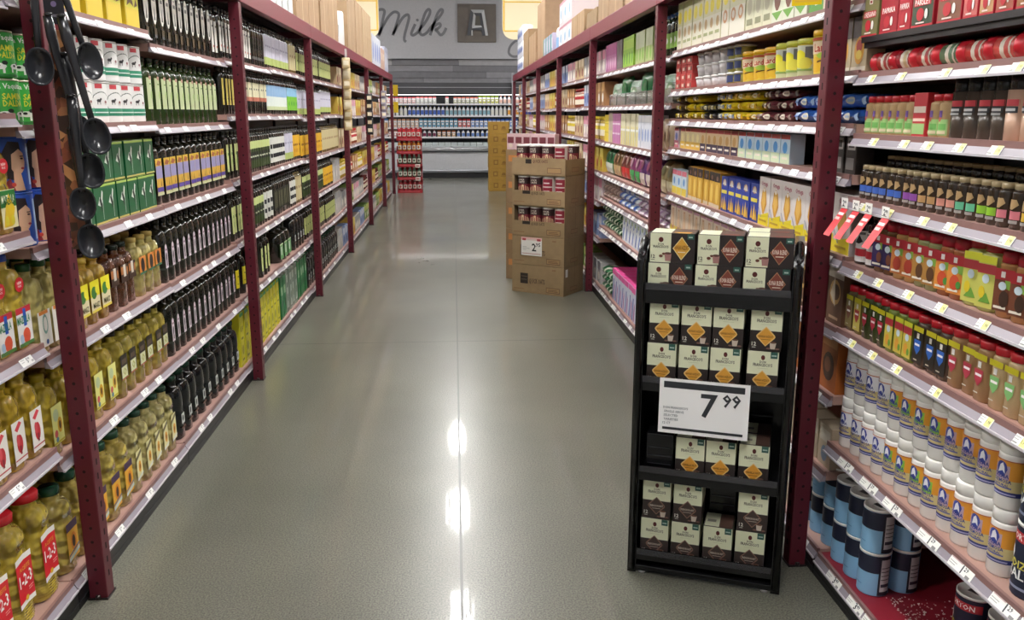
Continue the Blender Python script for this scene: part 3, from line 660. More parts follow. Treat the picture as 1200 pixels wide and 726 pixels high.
FARW = carton('grey_food_pack', .15, .12, .24, 'p:b8b4b0', [('r', -1, .7, 1, 1, '9a9a9e'), ('e', 0, .36, .5, .16, 'd0ccc4')], b=0)
b_lime2 = blk('olive_label_bottle', [('r', -1, 0, 1, 1, 'a9b070'), ('r', -.5, .5, .5, .6, '5a6a2a')], w=.085)
Lr(5, 0, bjug, 'black jug with pale label', 7.55, 8.75, n=10)
Lr(6, 0, bjug, 'black jug beyond the third post', 8.79, 9.6, n=7)
Lr(6, 0, FARW, 'white grey pack', 9.62, 10.0, n=2)
Lr(6, 1, b_lime2, 'olive bottle beyond third post', 8.79, 9.5, n=7)
Lr(6, 1, FARW, 'white grey pack', 9.52, 10.0, n=3)
Lr(6, 4, b_lil, 'pale bottle beyond third post', 8.79, 9.5, n=8)
Lr(6, 5, b_lime2, 'olive bottle beyond third post', 8.79, 9.6, n=8)
Lr(6, 3, b_bge, 'beige jar beyond third post', 8.79, 10.0, n=14)
Lr(6, 2, b_ylw, 'amber bottle beyond third post', 8.79, 9.4, n=8)
Lr(6, 2, FARW, 'white grey pack', 9.42, 10.0, n=3)
Lr(5, 1, b_lime2, 'bottle with olive label', 7.55, 8.75, n=11)
Lr(5, 2, b_grn, 'bottle with green band', 7.55, 8.75, n=14)
Lr(5, 3, b_ylw, 'amber bottle past third post', 7.55, 8.75, n=14)
Lr(5, 4, b_lil, 'bottle with pale label', 7.55, 8.75, n=13)
Lr(5, 5, b_lime2, 'bottle with olive label', 7.55, 8.75, n=11)
# a second, plain kind of things for the far bays: cartons, jars, packs of many colours
def fbox(nm, w, d, h, a, b_, c='efe9dc'): return carton(nm, w, d, h, 'p:'+a, [('r', -1, .62, 1, 1, b_), ('e', 0, .34, .6, .2, c)], b=0)
def fjar(nm, w, h, a, lid): return P(nm, 'jar', [('jar', MB().lathe([(w*.46, 0), (w*.5, .01), (w*.5, h*.8), (w*.4, h*.86)], 'g:'+a, 10).lathe([(w*.43, h*.86), (w*.43, h)], 'g:'+lid, 10).decal(norm([('r', -1, 0, 1, 1, 'e5dcc8'), ('r', -1, .5, 1, .8, lid)], w*.42, h*.18, h*.7), wrap(w/2), sub=5, step=.001))], w, w, h)
FAR = [('yellow carton', fbox('yellow_food_box', .15, .12, .2, 'cdb04a', 'd8c860', 'b8602a')), ('white pink carton', fbox('pink_food_box', .16, .12, .2, 'd0c2c4', 'd08aa0')),
       ('orange brown carton', fbox('orange_food_box', .15, .12, .2, 'a87c54', 'c89c64')), ('grey white carton', fbox('grey_food_box', .17, .13, .195, 'b4b2b0', '8c8c92')),
       ('red lidded jar', fjar('red_lid_jar', .1, .19, '8a4a38', 'b02a30')), ('mustard jar', fjar('mustard_jar', .1, .2, 'b59a4a', 'd8c23a')),
       ('green carton', fbox('green_food_box', .15, .12, .2, '7a9a4a', 'c8cc6a')), ('beige pack', fbox('beige_food_pack', .16, .12, .2, 'c8b08a', 'e0d0b0', '8a4a3a')),
       ('blue white carton', fbox('blue_food_box', .15, .12, .2, '8a9cc4', 'd0d4e0', '4a5a9a')), ('maroon jar', fjar('maroon_jar', .1, .18, '5a2420', '7a2a2c'))]
# which kinds each shelf of the far left bays shows, from the floor up
LEFTFAR = [[3, 3, 0, 6, 8], [3, 0, 1, 6, 9], [0, 5, 0, 2, 4], [2, 1, 7, 2, 4], [1, 7, 2, 0, 1], [6, 0, 2, 3, 7]]
r3 = random.Random(5)
for sec in range(7, 13):
    for k in range(6):
        z, wh = lev(-1, sec, k); y = YS[sec]+.01; e = YS[sec+1]-.01
        kinds = [LEFTFAR[k][(sec*2+j*3+k) % 5] for j in range(2)]
        if kinds[0] == kinds[1]: kinds[1] = (kinds[1]+1) % 10
        for j in range(2):
            nm, p = FAR[kinds[j]]; a = y+(e-y)*j/2; b_ = y+(e-y)*(j+1)/2
            run(-1, z, p, nm, f'{wh}, {ORD[sec]} section', a, b_, n=3 if p.w > .14 else 5, stack=1)

# ------------------------------------------------------------------ right side: near spice section
def Rr(sec, k, *a, **kw):
    z, wh = lev(1, sec, k); run(1, z, a[0], a[1], wh, *a[2:], **kw)
def spice(nm, txt, base, pic, w, c2='c22a34'):
    return carton(nm, w, .06, .135, 'p:'+base, [('r', -.94, .05, .94, 1, pic), ('r', -1, 0, 1, .05, c2), ('r', -.18, .72, .22, .92, 'eee8e0'), ('r', -.1, .74, .14, .8, '8a1c28'), ('r', -.8, .42, .75, .57, c2), ('t', txt, 0, .495, .11, 'f6f0ea', 1.45), ('e', -.15, .25, .35, .13, c2), ('e', .4, .25, .15, .1, 'f0ece6'), ('r', -.5, .07, .3, .1, 'f0d8d0')], b=.001, cat='spice box')
SB = [(2.745, 2.63, spice('oregano_box', 'OREGANO', '6a6a3a', '7a7448', .104), 'olive green spice box at row end'), (2.625, 2.515, spice('paprika_box', 'PAPRIKA', '9a1424', 'a81a2a', .105), 'wide dark red paprika box'), (2.51, 2.437, spice('paprika_box', 'PAPRIKA', 'b01c2c', 'b81e2e', .07), 'narrow red paprika box'),
      (2.432, 2.315, spice('parsley_box', 'PARSLEY', '9a1a28', '3a4a34', .112), 'dark green parsley flakes box'), (2.31, 2.195, spice('pepper_box', 'PEPPER', 'b02030', '8a5a44', .112), 'red crushed pepper box with flakes'), (2.19, 2.125, spice('pepper_box', 'PEPPER', 'b41e2e', 'cc6a64', .062), 'narrow pink red pepper box'), (2.12, 2.06, spice('garlic_box', 'GARLIC', 'b42030', 'c89a6a', .057), 'narrow tan fronted spice box'), (2.055, 1.985, spice('chili_box', 'CHILI', 'a81c2a', 'a85a44', .067), 'brown red chili box'), (1.98, 1.9, spice('cumin_box', 'CUMIN', 'a81c2a', '9a6a3a', .075), 'brown cumin box past the chili')]
for a, b_, p, nm in SB:
    Rr(0, 7, p, nm, b_, a, n=1, back=-.02)
# the low ledge that carries them has short brackets
# jars lying on their side, red lids towards the far end of the rack
def lying(nm, col):
    R = Matrix.Rotation(PI/2, 4, 'Y')
    B = MB().lathe([(.027, -.055), (.0285, -.05), (.0285, .03)], 'g:'+('a03038' if col in ('c9b48a', 'd8c8a8') else col), 14).xf(R)
    C = MB().lathe([(.03, .026), (.031, .055), (.029, .06)], 'g:b8222e', 14).xf(R)
    L = MB().lathe([(.0289, -.03), (.0289, .004)], 'p:d8cfc0', 14, cap0=False, cap1=False).lathe([(.0292, -.024), (.0292, -.01)], 'p:'+col, 14, cap0=False, cap1=False).xf(R)
    for q in (B, C, L): q.v = [(-x, y, z+.031) for x, y, z in q.v]; q.f = [tuple(reversed(f)) for f in q.f]
    return P(nm, 'spice jar', [('body', B), ('lid', C), ('label', L)], .118, .062, .062)
LJ = ['a8423a', 'c9b48a', 'b03a3a', '5a7a5a', 'b8423c', 'c0524a', 'd8c8a8', 'b04048']
LN = ['dark red', 'tan labelled', 'brick red', 'green labelled', 'plain red', 'rose red', 'cream labelled', 'ruby red']
z, wh = lev(1, 0, 6)
for i, c in enumerate(LJ):
    p = lying('spice_jar', c)
    for r_ in range(2):
        place(p, (XF+.035+r_*.066, 2.64-i*.117, z+r_*.012), -PI/2+.12, f'{LN[i]} spice jar lying {"behind" if r_ else "down"}, {ORD[i]} along {wh}', 'spice jars lying on their sides')
def sjar(nm, body, lab, cap='g:c2222f', w=.05, h=.115, sq=2.2, lz=(.06, .72), ch=.16, nr=.6, lw=.95, seg=14, **k):
    return bottle(nm, w, h, body, cap, lab, lz=lz, lw=lw, sh=.76, nr=nr, ch=ch, sq=sq, seg=seg, cat='spice jar', **k)
s_tan = sjar('tan_spice_jar', 'g:c4a67a', [('r', -1, 0, 1, .55, '9cc47c'), ('r', -.8, .2, .8, .4, '6fae5a'), ('r', -.3, .62, .3, .85, '6a4a8a'), ('e', 0, .55, .2, .08, 'b0584a'), ('r', -.8, .05, .8, .16, 'd8cba8')])
s_pack = carton('red_spice_packet', .07, .03, .12, 'p:c2303a', [('r', -.9, .55, .9, .7, 'e8d8c8'), ('r', -.9, .35, .9, .42, 'e8c8b8'), ('r', -.9, .05, .9, .3, '9cc47c')], cat='packet')
s_grind = sjar('pepper_grinder', 'g:4a4038', [('r', -1, .72, 1, 1, 'b8323c'), ('r', -.9, .42, .9, .7, '2a2a30'), ('r', -.6, .5, .7, .62, 'd0d0d0'), ('r', -.7, .32, .7, .42, 'b0b0b0')], cap='g:1c1c1e', w=.055, h=.155, lz=(.28, .62), ch=.34, nr=.7)
s_grind2 = sjar('salt_grinder', 'g:c4a08a', [('r', -1, .72, 1, 1, 'c2434c'), ('r', -.9, .42, .9, .7, '3a3a40'), ('r', -.6, .5, .7, .62, 'd0d0d0')], cap='g:241c1e', w=.055, h=.155, lz=(.28, .62), ch=.34, nr=.7)
Rr(0, 5, s_grind2, 'grinder with pinkish salt', 1.9, 2.01, n=2, rows=1)
Rr(0, 5, s_grind, 'pepper grinder with red band', 2.015, 2.24, n=4, rows=1)
Rr(0, 5, s_tan, 'red lidded jar with green label', 2.25, 2.34, n=2, rows=2)
Rr(0, 5, s_pack, 'red and cream spice packet', 2.345, 2.42, n=1)
Rr(0, 5, s_tan, 'tan spice jar with red lid', 2.425, 2.715, n=6, rows=2)
def gr(nm, col): return sjar(nm, 'k:3a2c20', [('r', -1, 0, 1, .42, col), ('p', [(-.7, .5), (.1, .5), (.8, .75), (.5, 1), (-.4, 1)], 'a88a60'), ('r', -.8, -.2, .8, -.04, '9a9490')], cap='g:c8b48c', w=.042, h=.105, lz=(.22, .66), ch=.13, nr=.62)
g_back = sjar('black_grinder', 'k:141414', [('r', -.9, .2, .9, .7, 'a8a49c'), ('r', -.9, .2, .9, .32, '141414')], cap='g:b8a27c', w=.044, h=.105, lz=(.1, .7), ch=.1, nr=.7)
a = 2.715
for n_, col, nm in ((6, '3d63b8', 'blue'), (2, '8a4aa0', 'purple'), (2, 'b08a5a', 'tan'), (2, 'c98a7a', 'salmon'), (2, '5fb08a', 'sea green'), (2, '86b82e', 'lime'), (2, 'c4707a', 'rose'), (2, 'd0a83a', 'golden')):
    Rr(0, 4, gr('small_grinder', col), f'small grinder with {nm} label', a-.045*n_, a, n=n_); a -= .045*n_
z, wh = lev(1, 0, 4)
ng = 17
for i in range(ng): place(g_back, (XF+.105, 2.69-i*.046, z+.028), -PI/2, f'{ORD[i]} black grinder from far end, raised second row, {wh}', 'black grinders in the raised second row')
o = obj('riser_step', MB().box(1.355, 1.6, 1.88, 2.715, z+.0005, z+.027, 'g:1a1a1c')); note(o, f'black riser step under the second row of grinders', 'display riser')
# fifth row: big red lidded bottles
whr = sjar('white_red_label_bottle', 'k:1c1414', [('r', -1, 0, 1, 1, 'dddbd8'), ('r', -1, .18, 1, .42, 'b8303a'), ('p', [(-.5, .6), (.1, .86), (.5, .66), (.1, .58)], '2a2426'), ('r', -.7, .88, .7, .96, '5a5a5a')], cap='g:1a1618', w=.068, h=.165, lz=(.06, .66), ch=.14, nr=.5)
def big(nm, body, pic, cap='g:a81c2c', w=.056, h=.158, extra=()): return sjar(nm, body, [('r', -1, 0, 1, 1, pic), ('r', -1, .74, 1, 1, 'b02a34'), ('p', [(.1, .74), (1, .74), (1, .5), (.3, .55)], '8ab84a'), ('e', -.1, .6, .42, .1, 'c8d8e0'), ('r', -.35, .8, .1, .94, 'ece4e0'), ('r', -.8, .06, .5, .12, 'e8e0d0')] + list(extra), cap=cap, w=w, h=h, lz=(.1, .74), ch=.17, nr=.78, sq=2.8)
R5 = [(2, whr, 'white and red label bottle', .07), (2, big('seasoning_bottle', 'g:6a4a2c', '3a2c5a', extra=[('e', .2, .3, .4, .16, '7a4a3a')]), 'seasoning with purple label', .058), (2, big('seasoning_bottle', 'g:b08850', 'b8703a', extra=[('e', 0, .3, .6, .2, 'a03a2a')]), 'seasoning with meat label', .058),
      (2, big('seasoning_bottle', 'g:8a8a5a', 'a87a3a', extra=[('e', .1, .3, .5, .2, '5a3a20')]), 'seasoning with herb label', .058), (2, big('seasoning_bottle', 'g:9a5a34', 'd88a3a', extra=[('e', 0, .3, .6, .2, 'c24a2a'), ('e', .5, .25, .3, .1, '4a8a3a')]), 'seasoning with vegetable label', .058),
      (2, sjar('lemon_seasoning_bottle', 'g:b0b468', [('r', -1, 0, 1, 1, 'c4c460'), ('r', -1, .86, 1, 1, 'd8d83a'), ('r', -1, .66, 1, .84, 'b03a40'), ('e', 0, .56, .4, .09, 'c8d8e0'), ('p', [(-.6, .1), (.2, .3), (.8, .1)], '6a9a3a'), ('e', -.3, .3, .35, .12, 'd8c02a')], w=.064, h=.172, lz=(.06, .8), ch=.15, nr=.7, sq=3, lw=.82), 'tall lime seasoning bottle', .07), (3, big('seasoning_bottle', 'g:a87848', '6a3a24', extra=[('e', .2, .3, .5, .2, '3a2418')]), 'seasoning with brown label', .06)]
a = 2.715
for n_, p, nm, w in R5:
    Rr(0, 3, p, nm, a-w*n_, a, n=n_, rows=2, turn=.25); a -= w*n_+.002
# red talkers that hang from the rail above
z, wh = lev(1, 0, 4)
tk = [('card', MB().add([(-.022, 0, 0), (.022, 0, 0), (.022, -.055, -.085), (-.022, -.055, -.085)], [(0, 1, 2, 3)], 'p:d8343c').add([(-.022, .0006, -.0004), (.022, .0006, -.0004), (.022, -.0544, -.0854), (-.022, -.0544, -.0854)], [(3, 2, 1, 0)], 'p:d8343c').decal([('r', -.018, -.02, .018, -.012, 'f4e0dc'), ('r', -.018, -.034, .01, -.026, 'f4c8c4')], lambda u, v, o: (u, v*.55*1.18-o*.8-.0005, v*.85*1.18+o*.5))), ('price_tag', MB().box(-.021, .021, -.003, -.001, .002, .034, 'fbfbf6').decal([('t', '2', -.004, .018, .018, '33363f'), ('t', '98', .008, .022, .009, '33363f'), ('r', -.018, .006, .01, .008, '8a8a8a')], front(-.0032)))]
talker = P('shelf_talker', 'price flag', tk, .045, .06, .1)
for i, y in enumerate((2.70, 2.62, 2.535, 2.43)):
    place(talker, (1.246, y, 1.301), -PI/2, f'{ORD[i]} red price flag from the post, above white red bottles', 'red price flags')
# sixth row: slim rectangular spice bottles
def slab(nm, body, lab, w=.05, h=.15, **k): return sjar(nm, body, lab, w=w, h=h, lz=(.08, .78), ch=.13, nr=.8, sq=4, lw=.92, **k)
def shield(c, y='d8cc2a', bg=None, t='e8e4dc'): return ([('r', -1, 0, 1, 1, bg)] if bg else []) + [('r', -1, .86, 1, 1, y), ('r', -.25, .68, .25, .82, t), ('p', [(-.7, .64), (.7, .64), (.6, .4), (0, .24), (-.6, .4)], c), ('r', -.5, .48, .5, .54, 'f0e8e8'), ('r', -.5, .08, .2, .11, 'c8c0a8')]
R6 = [(1, slab('herb_bottle', 'g:6a5a3a', shield('7a4a3a', bg='8a7a4a')), 'brown herb bottle by the post'), (1, slab('garlic_bottle', 'g:8a7a44', shield('a83a3a', bg='c8b85a')), 'yellow garlic seasoning bottle'), (3, slab('herb_bottle', 'g:3f4c26', shield('a82a3a')), 'olive green herb bottle'),
      (3, slab('seasoning_bottle', 'g:7a8a3a', [('r', -1, 0, 1, 1, 'c8b84a'), ('r', -1, .88, 1, 1, 'd8d83a'), ('r', -1, .66, 1, .86, 'b83a40'), ('e', 0, .56, .45, .1, 'c8d8e0'), ('e', -.1, .25, .5, .16, 'd89a3a'), ('e', .5, .18, .3, .1, '6a9a3a')]), 'yellow seasoning with red band'), (3, slab('peppercorn_bottle', 'g:5a4a3a', shield('2f5fb0', bg='2a241e'), w=.054), 'peppercorns with blue shield'),
      (3, slab('spice_bottle', 'g:a8845c', shield('a83444'), w=.056, h=.155), 'brown spice with red shield'), (5, slab('spice_bottle', 'g:cbb184', shield('7ab06a'), w=.056, h=.155), 'cream spice with green shield')]
a = 2.72
for n_, p, nm in R6:
    w = .0585 if 'peppercorns' in nm or 'shield' in nm else .053
    Rr(0, 2, p, nm, a-w*n_, a, n=n_, rows=1 if 'peppercorns' in nm else 2); a -= w*n_+.001
# seventh: white canisters, two high
def wc(lab):
    r = .0365
    B = MB().lathe([(r*.93, 0), (r, .006), (r, .132), (r*.98, .138)], 'g:e6e3de', 20)
    L = MB().decal(norm(lab, r*1.4, .036, .124), wrap(r), step=.00018, sub=22)
    C = MB().lathe([(r*.9, .138), (r*.98, .14), (r*.98, .168), (r*.94, .172)], 'g:eeece8', 20)
    return P('white_canister', 'canister', [('body', B), ('lid', C), ('label', L)], .075, .075, .172)
def wlab(base, mid, wide=1): return [('r', -1, 0, 1, 1, base), ('r', -1, .42, .15, .85, mid), ('r', -1, .12, 1, .45, 'd2c088'), ('r', -1, 0, 1, .13, '343a78'), ('e', -.25, .76, .3, .2, '3f4a9a'), ('p', [(-.42, .62), (-.34, .84), (-.2, .92), (-.1, .8), (-.05, .62), (-.18, .7), (-.3, .66)], 'e8e8ee'), ('t', 'CREMA', -.25, .56, .11, '3a4590', .8), ('t', 'CREMOSA', -.2, .42, .1, '3a4590', .95), ('t', 'NATURAL', -.2, .3, .07, '3a4590', .8), ('r', -.7, .22, .3, .26, '6a6aa0'), ('r', -.6, .04, .5, .08, 'a8a8d0'), ('r', -1, .99, 1, 1.02, 'c06a4a')]
a = 2.718
for n_, lab, nm in [(4, wlab('e2e0e6', 'e2e0e6'), 'white canister with blue label'), (4, wlab('e09a32', '8cc24a'), 'white canister with green label'), (4, wlab('e39a34', 'c0a4b4'), 'white canister with orange label')]:
    Rr(0, 1, wc(lab), nm, a-.0755*n_, a, n=n_, stack=2, turn=.5); a -= .0755*n_
def scan(nm, kind):
    r = .0485; h = .148
    if kind == 'navy':
        lab = [('r', -1, 0, 1, 1, '1c2238'), ('r', -.9, .78, .5, .93, 'b82c36'), ('t', 'MORTON', -.2, .855, .09, 'f0e8e4', 1.1), ('p', [(-.6, .62), (-.5, .72), (-.42, .6), (-.5, .5)], 'e4e4e4'), ('t', 'IODIZED', -.2, .46, .11, 'd8cc5a', 1.1), ('t', 'SALT', -.2, .32, .14, 'eeeeee', 1.0), ('r', -.6, .1, .3, .14, '8a90a8')]
        base = 'g:1c2238'; r = .05; h = .18
    else:
        lab = [('r', -1, 0, 1, .56, '86b6da'), ('r', -1, .56, 1, 1, '1d2236'), ('p', [(-.62, .66), (-.5, .74), (-.44, .84), (-.4, .84), (-.46, .72), (-.58, .63)], 'e8e8e8'), ('t', 'Salt', -.55, .4, .1, '4a7ab0', .6), ('r', -.7, .2, 0, .23, '6a9ac4'), ('r', .55, 0, 1, 1, '1b1e2c'), ('r', .62, .1, .98, .92, 'c8c8cc'), ('r', .64, .6, .96, .62, '4a4a50'), ('r', .64, .5, .96, .52, '4a4a50'), ('r', .64, .4, .96, .42, '4a4a50'), ('r', .64, .7, .96, .72, '4a4a50'), ('r', .64, .22, .96, .3, '3a3a48')]
        base = 'g:86b6da'
    B = MB().lathe([(r*.97, 0), (r, .003), (r, h-.008)], base, 24).decal(norm(lab, r*1.9, .004, h-.009), wrap(r), step=.0002, sub=26)
    B.lathe([(r*.9, h-.012), (r*.9, h-.011)], base, 12)
    C = MB().lathe([(r*1.01, h-.008), (r*1.01, h), (r*.95, h), (r*.93, h-.003)], 'p:e9e7e2', 24).box(-.018, .014, -.012, .006, h-.003, h-.0018, 'm:a8a8a4')
    return P(nm, 'salt can', [('body', B), ('lid', C)], r*2.02, r*2.02, h)
salt = scan('salt_can', 'blue'); nsalt = scan('iodized_salt_can', 'navy')
z, wh = lev(1, 0, 0)
for i, y in enumerate((2.475, 2.575, 2.675)):
    for s_ in range(2): place(salt, (1.342, y, z+s_*.1485), -PI/2+.35, f'{("lower", "upper")[s_]} blue salt can, {ORD[i]} of the front row, {wh}', 'stacked salt cans')
    for s_ in range(2): place(salt, (1.444, y+.01, z+s_*.1485), -PI/2+.35, f'{("lower", "upper")[s_]} blue salt can, {ORD[i]} of the rear row, {wh}', 'stacked salt cans')
zB, whB = lev(1, 1, 0)
for i, y in enumerate((2.776, 2.876, 2.985)):
    for s_ in range(2 if i < 2 else 1): place(salt, (1.348, y, zB+s_*.1485), -PI/2+.35, f'{("lower", "upper")[s_]} salt can behind the red post, {ORD[i]} of them, {whB}', 'stacked salt cans')
place(nsalt, (1.475, 2.15, z), -PI/2+.5, f'lone navy salt can on empty red deck, {wh}')
place(nsalt, (1.49, 2.02, z), -PI/2+.5, f'navy salt can nearest on the red deck, {wh}')
sp = MB(); r4 = random.Random(9)
for i in range(420):
    x = 1.36+abs(r4.gauss(0, .09)); y = 2.25+r4.gauss(0, .14); q = r4.uniform(.0008, .002)
    if x < 1.7 and 1.5 < y < 2.42 and math.hypot(x-1.475, y-2.15) > .06 and math.hypot(x-1.49, y-2.02) > .06: sp.box(x-q, x+q, y-q, y+q, z+.0003, z+.0003+q, 'x:d8d0cc')
o = obj('spilled_salt', sp); o['kind'] = 'stuff'; note(o, 'spilled white salt scattered on the red bottom deck', 'spilled salt', kind='stuff')
z, wh = lev(1, 0, 1)
for i in range(3):
    for s_ in range(2): place(nsalt, (1.338, 1.745-i*.103, z+s_*.1805), -PI/2+.5, f'{("lower", "upper")[s_]} navy salt can, {ORD[i]} beyond the white canisters, {wh}', 'navy salt cans')

# ------------------------------------------------------------------ right side: second bay (both halves share shelf heights)
def R2(k, p, look, y0, y1, **kw):
    z, wh = lev(1, 1, k); run(1, z, p, look, wh, y0, y1, **kw)
def tallbox(nm, base, its, w=.1, h=.26): return carton(nm, w, .06, h, 'p:'+base, its)
sug_y = tallbox('tall_mix_box', 'cfcba4', [('r', -1, .0, 1, .5, 'd8d4c0'), ('e', 0, .68, .7, .13, 'dccb2a'), ('e', 0, .36, .5, .1, 'b89a6a'), ('r', -.9, .86, .9, .97, 'b4b87a'), ('r', -.7, .14, .7, .2, '9aa070')])
sug_o = tallbox('tall_mix_box', 'd2cfae', [('r', -1, .0, 1, .5, 'dcd8c8'), ('e', 0, .72, .7, .14, 'e0cf30'), ('e', 0, .38, .6, .12, 'c08a5a'), ('e', 0, .38, .35, .07, 'd8d0c0'), ('r', -.9, .9, .9, .98, 'b8b050')], w=.115)
sug_l = tallbox('lemon_mix_box', 'd3d2b4', [('e', .1, .8, .6, .12, 'e0d020'), ('e', -.1, .4, .6, .14, 'b8b498'), ('r', -.9, .55, .9, .64, 'a8a878'), ('r', -.7, .1, .7, .2, '8a8a6a')], w=.104)
avo = tallbox('brown_grain_box', 'd8dcc4', [('r', -1, 0, 1, .18, '6aa03a'), ('p', [(-1, .18), (0, .05), (1, .18), (1, 0), (-1, 0)], 'd0d4c0'), ('e', 0, .55, .75, .36, '7a4c3a'), ('e', -.15, .6, .4, .24, '9a6a50')], w=.118)
grn = tallbox('green_mix_box', '5a9a3a', [('e', 0, .4, .7, .3, 'd8d4b8'), ('r', -1, .8, 1, 1, '3a7a2a')], w=.13)
mango = tallbox('dark_tea_box', 'b8a888', [('r', -1, .62, 1, 1, '5a4a48'), ('e', 0, .38, .65, .26, 'e0a030'), ('e', 0, .46, .4, .12, 'b83a2a'), ('e', 0, .3, .4, .09, 'e8c84a'), ('r', -1, 0, 1, .08, 'd8d0c0')], w=.105, h=.17)
orng = tallbox('orange_mix_box', 'd8c8b8', [('e', 0, .4, .7, .25, 'd8843a'), ('r', -1, .75, 1, 1, 'd0a060')], w=.12)
R2(8, sug_y, 'tall pale box with yellow lemon', 4.28, 5.11, n=8)
R2(8, sug_o, 'tall box with yellow and brown rings', 3.93, 4.27, n=3)
R2(8, sug_l, 'tall lemon drink mix box', 3.60, 3.92, n=3)
R2(8, avo, 'tall box with brown ovals', 3.23, 3.595, n=3, back=0)
R2(8, grn, 'green box under yellow sign', 3.09, 3.225, n=1)
R2(8, orng, 'pale box with orange fruit', 2.735, 3.085, n=3)
yl = obj('clip_sign', MB().box(-.05, .05, -.001, .001, 0, .2, 'g:e8c818').decal([('r', -.04, .01, .04, .03, 'd8b010')], front(-.001)), None, (1.2, 3.02, 1.955), -PI/2+.9); note(yl, 'yellow plastic sign hanging beside the second right shelf post', 'sign')
redsm = carton('small_red_box', .105, .08, .042, 'p:b83c3a', [('r', -.8, .1, .8, .9, 'c24a44'), ('r', -.6, .3, .2, .7, 'e0c8b8'), ('r', .4, .2, .8, .8, '5a3a2a')], b=0)
cup = P('plastic_cup', 'cup', [('cup', MB().lathe([(.042, 0), (.05, .05)], 'g:c9c4c6', 14)), ('lid', MB().lathe([(.053, .047), (.053, .055), (.048, .058)], 'g:dcdad8', 14))], .108, .108, .058)
cupn = P('labelled_cup', 'cup', [('cup', MB().lathe([(.042, 0), (.05, .05)], 'g:b8b060', 14).decal([('r', -.04, .012, .04, .044, '2a3560')], wrap(.0475), sub=6, step=.002)), ('lid', MB().lathe([(.053, .047), (.053, .055), (.048, .058)], 'g:c9c8c4', 14))], .108, .108, .058)
R2(7, redsm, 'small red box', 4.76, 5.11, n=3, stack=4)
R2(7, cup, 'clear cup with white lid', 4.22, 4.75, n=4, stack=3)
R2(7, cupn, 'cup with navy label', 4.0, 4.215, n=2, stack=3)
def lardt(w, h, kind):
    r = w/2
    lab = [('r', -1, 0, 1, 1, 'd8c24a'), ('e', -.3, .25, .5, .22, 'd2a81e'), ('e', .4, .25, .5, .2, 'd8b430'), ('p', [(-.2, .3), (.7, .42), (.75, .45), (-.15, .36)], '5a3a1a'), ('r', -.9, .55, .95, .9, 'e3cfae'), ('t', 'Lard', 0, .72, .22, 'b83a2a', 1.5), ('e', .3, .5, .5, .1, '9ab83a'), ('r', -1, .92, 1, 1, 'b8502a')] if kind == 0 else [('r', -1, 0, 1, 1, 'd6d8c8'), ('r', -1, .0, 1, .3, 'c8d0a0'), ('e', -.2, .55, .5, .3, 'e0d82a'), ('r', .2, .55, 1, .95, '6a6a68'), ('e', .2, .4, .4, .2, 'd8d04a'), ('r', -.8, .15, .6, .22, '8aa85a')]
    B = MB().lathe([(r*.86, 0), (r*.97, h*.86)], 'g:d8c24a', 20)
    L = MB().decal(norm(lab, r*1.3, h*.05, h*.82), lambda u, v, o: ((r*(.865+.13*v/h)+o+.001)*math.sin(u/r), -(r*(.865+.13*v/h)+o+.001)*math.cos(u/r), v), step=.0005, sub=12)
    C = MB().lathe([(r, h*.85), (r*1.02, h*.9), (r*1.02, h*.97), (r*.97, h)], 'g:dfae1e' if kind == 0 else 'g:c9cc4a', 20)
    return P('lard_tub', 'tub', [('tub', B), ('lid', C), ('label', L)], w*1.02, w*1.02, h)
R2(7, lardt(.125, .135, 0), 'small yellow lard tub', 3.58, 3.98, n=3, turn=.45)
R2(7, lardt(.115, .14, 1), 'white yellow shortening tub', 3.225, 3.575, n=3, turn=.4)
R2(7, lardt(.15, .16, 0), 'large yellow lard tub', 3.055, 3.22, n=1, turn=.45)
R2(7, mango, 'dark box with orange fruit picture', 2.735, 3.05, n=3)
PK = random.Random(3)
def pack(nm, base, c2, w=.12, h=.05):
    q = PK.uniform(-.3, .3)
    return sack(nm, w, .13, h*1.12, 'f:'+base, [], fr=[('p', [(-1, .25), (-.4+q, .2), (-.1+q, .8), (-.9, .75)], 'f:'+c2), ('e', .35+q, .5, .3, .26, 'f:e4decb'), ('r', .2+q, .42, .55+q, .58, 'f:'+c2), ('p', [(.8, .2), (.95, .3), (.9, .8), (.75, .6)], 'f:'+c2)])
R2(6, pack('dried_fruit_bag', '5a4630', 'c8b02a', .11, .036), 'black and yellow snack bag', 4.95, 5.11, n=1, stack=3, yaw=.22)
R2(6, pack('dried_fruit_bag', 'd9c22a', '8a7a1e', .12, .036), 'yellow snack bag', 4.6, 4.94, n=2, stack=3, yaw=.22)
R2(6, pack('dried_fruit_bag', '2c2a28', 'a89a5a', .13, .034), 'black snack bag', 4.3, 4.59, n=2, stack=2, yaw=.22)
R2(6, pack('dried_fruit_bag', 'dcc62c', '8a9ab8', .12, .036), 'yellow and blue snack bag', 4.05, 4.29, n=2, stack=3, yaw=.22)
R2(6, pack('dried_fruit_bag', 'd9c42a', 'c8a020', .14, .036), 'bright yellow snack bag', 3.7, 4.04, n=2, stack=3, yaw=.22)
R2(6, pack('dried_fruit_bag', '6a3238', '9a8a80', .2, .036), 'maroon snack bag', 3.3, 3.69, n=2, stack=3, yaw=.22)
R2(6, pack('raisin_bag', '3a6fc4', 'a8c0e0', .18, .042), 'blue raisin bag', 2.735, 3.29, n=3, stack=2, yaw=.22)
def rtop(nm, a, b_, c): return carton(nm, .098, .06, .115, 'p:'+a, [('r', -1, .84, 1, 1, 'b03a3c'), ('r', -1, 0, 1, .35, b_), ('e', 0, .55, .5, .2, c), ('r', -.6, .14, .6, .22, 'e0d8c8')], cat='box')
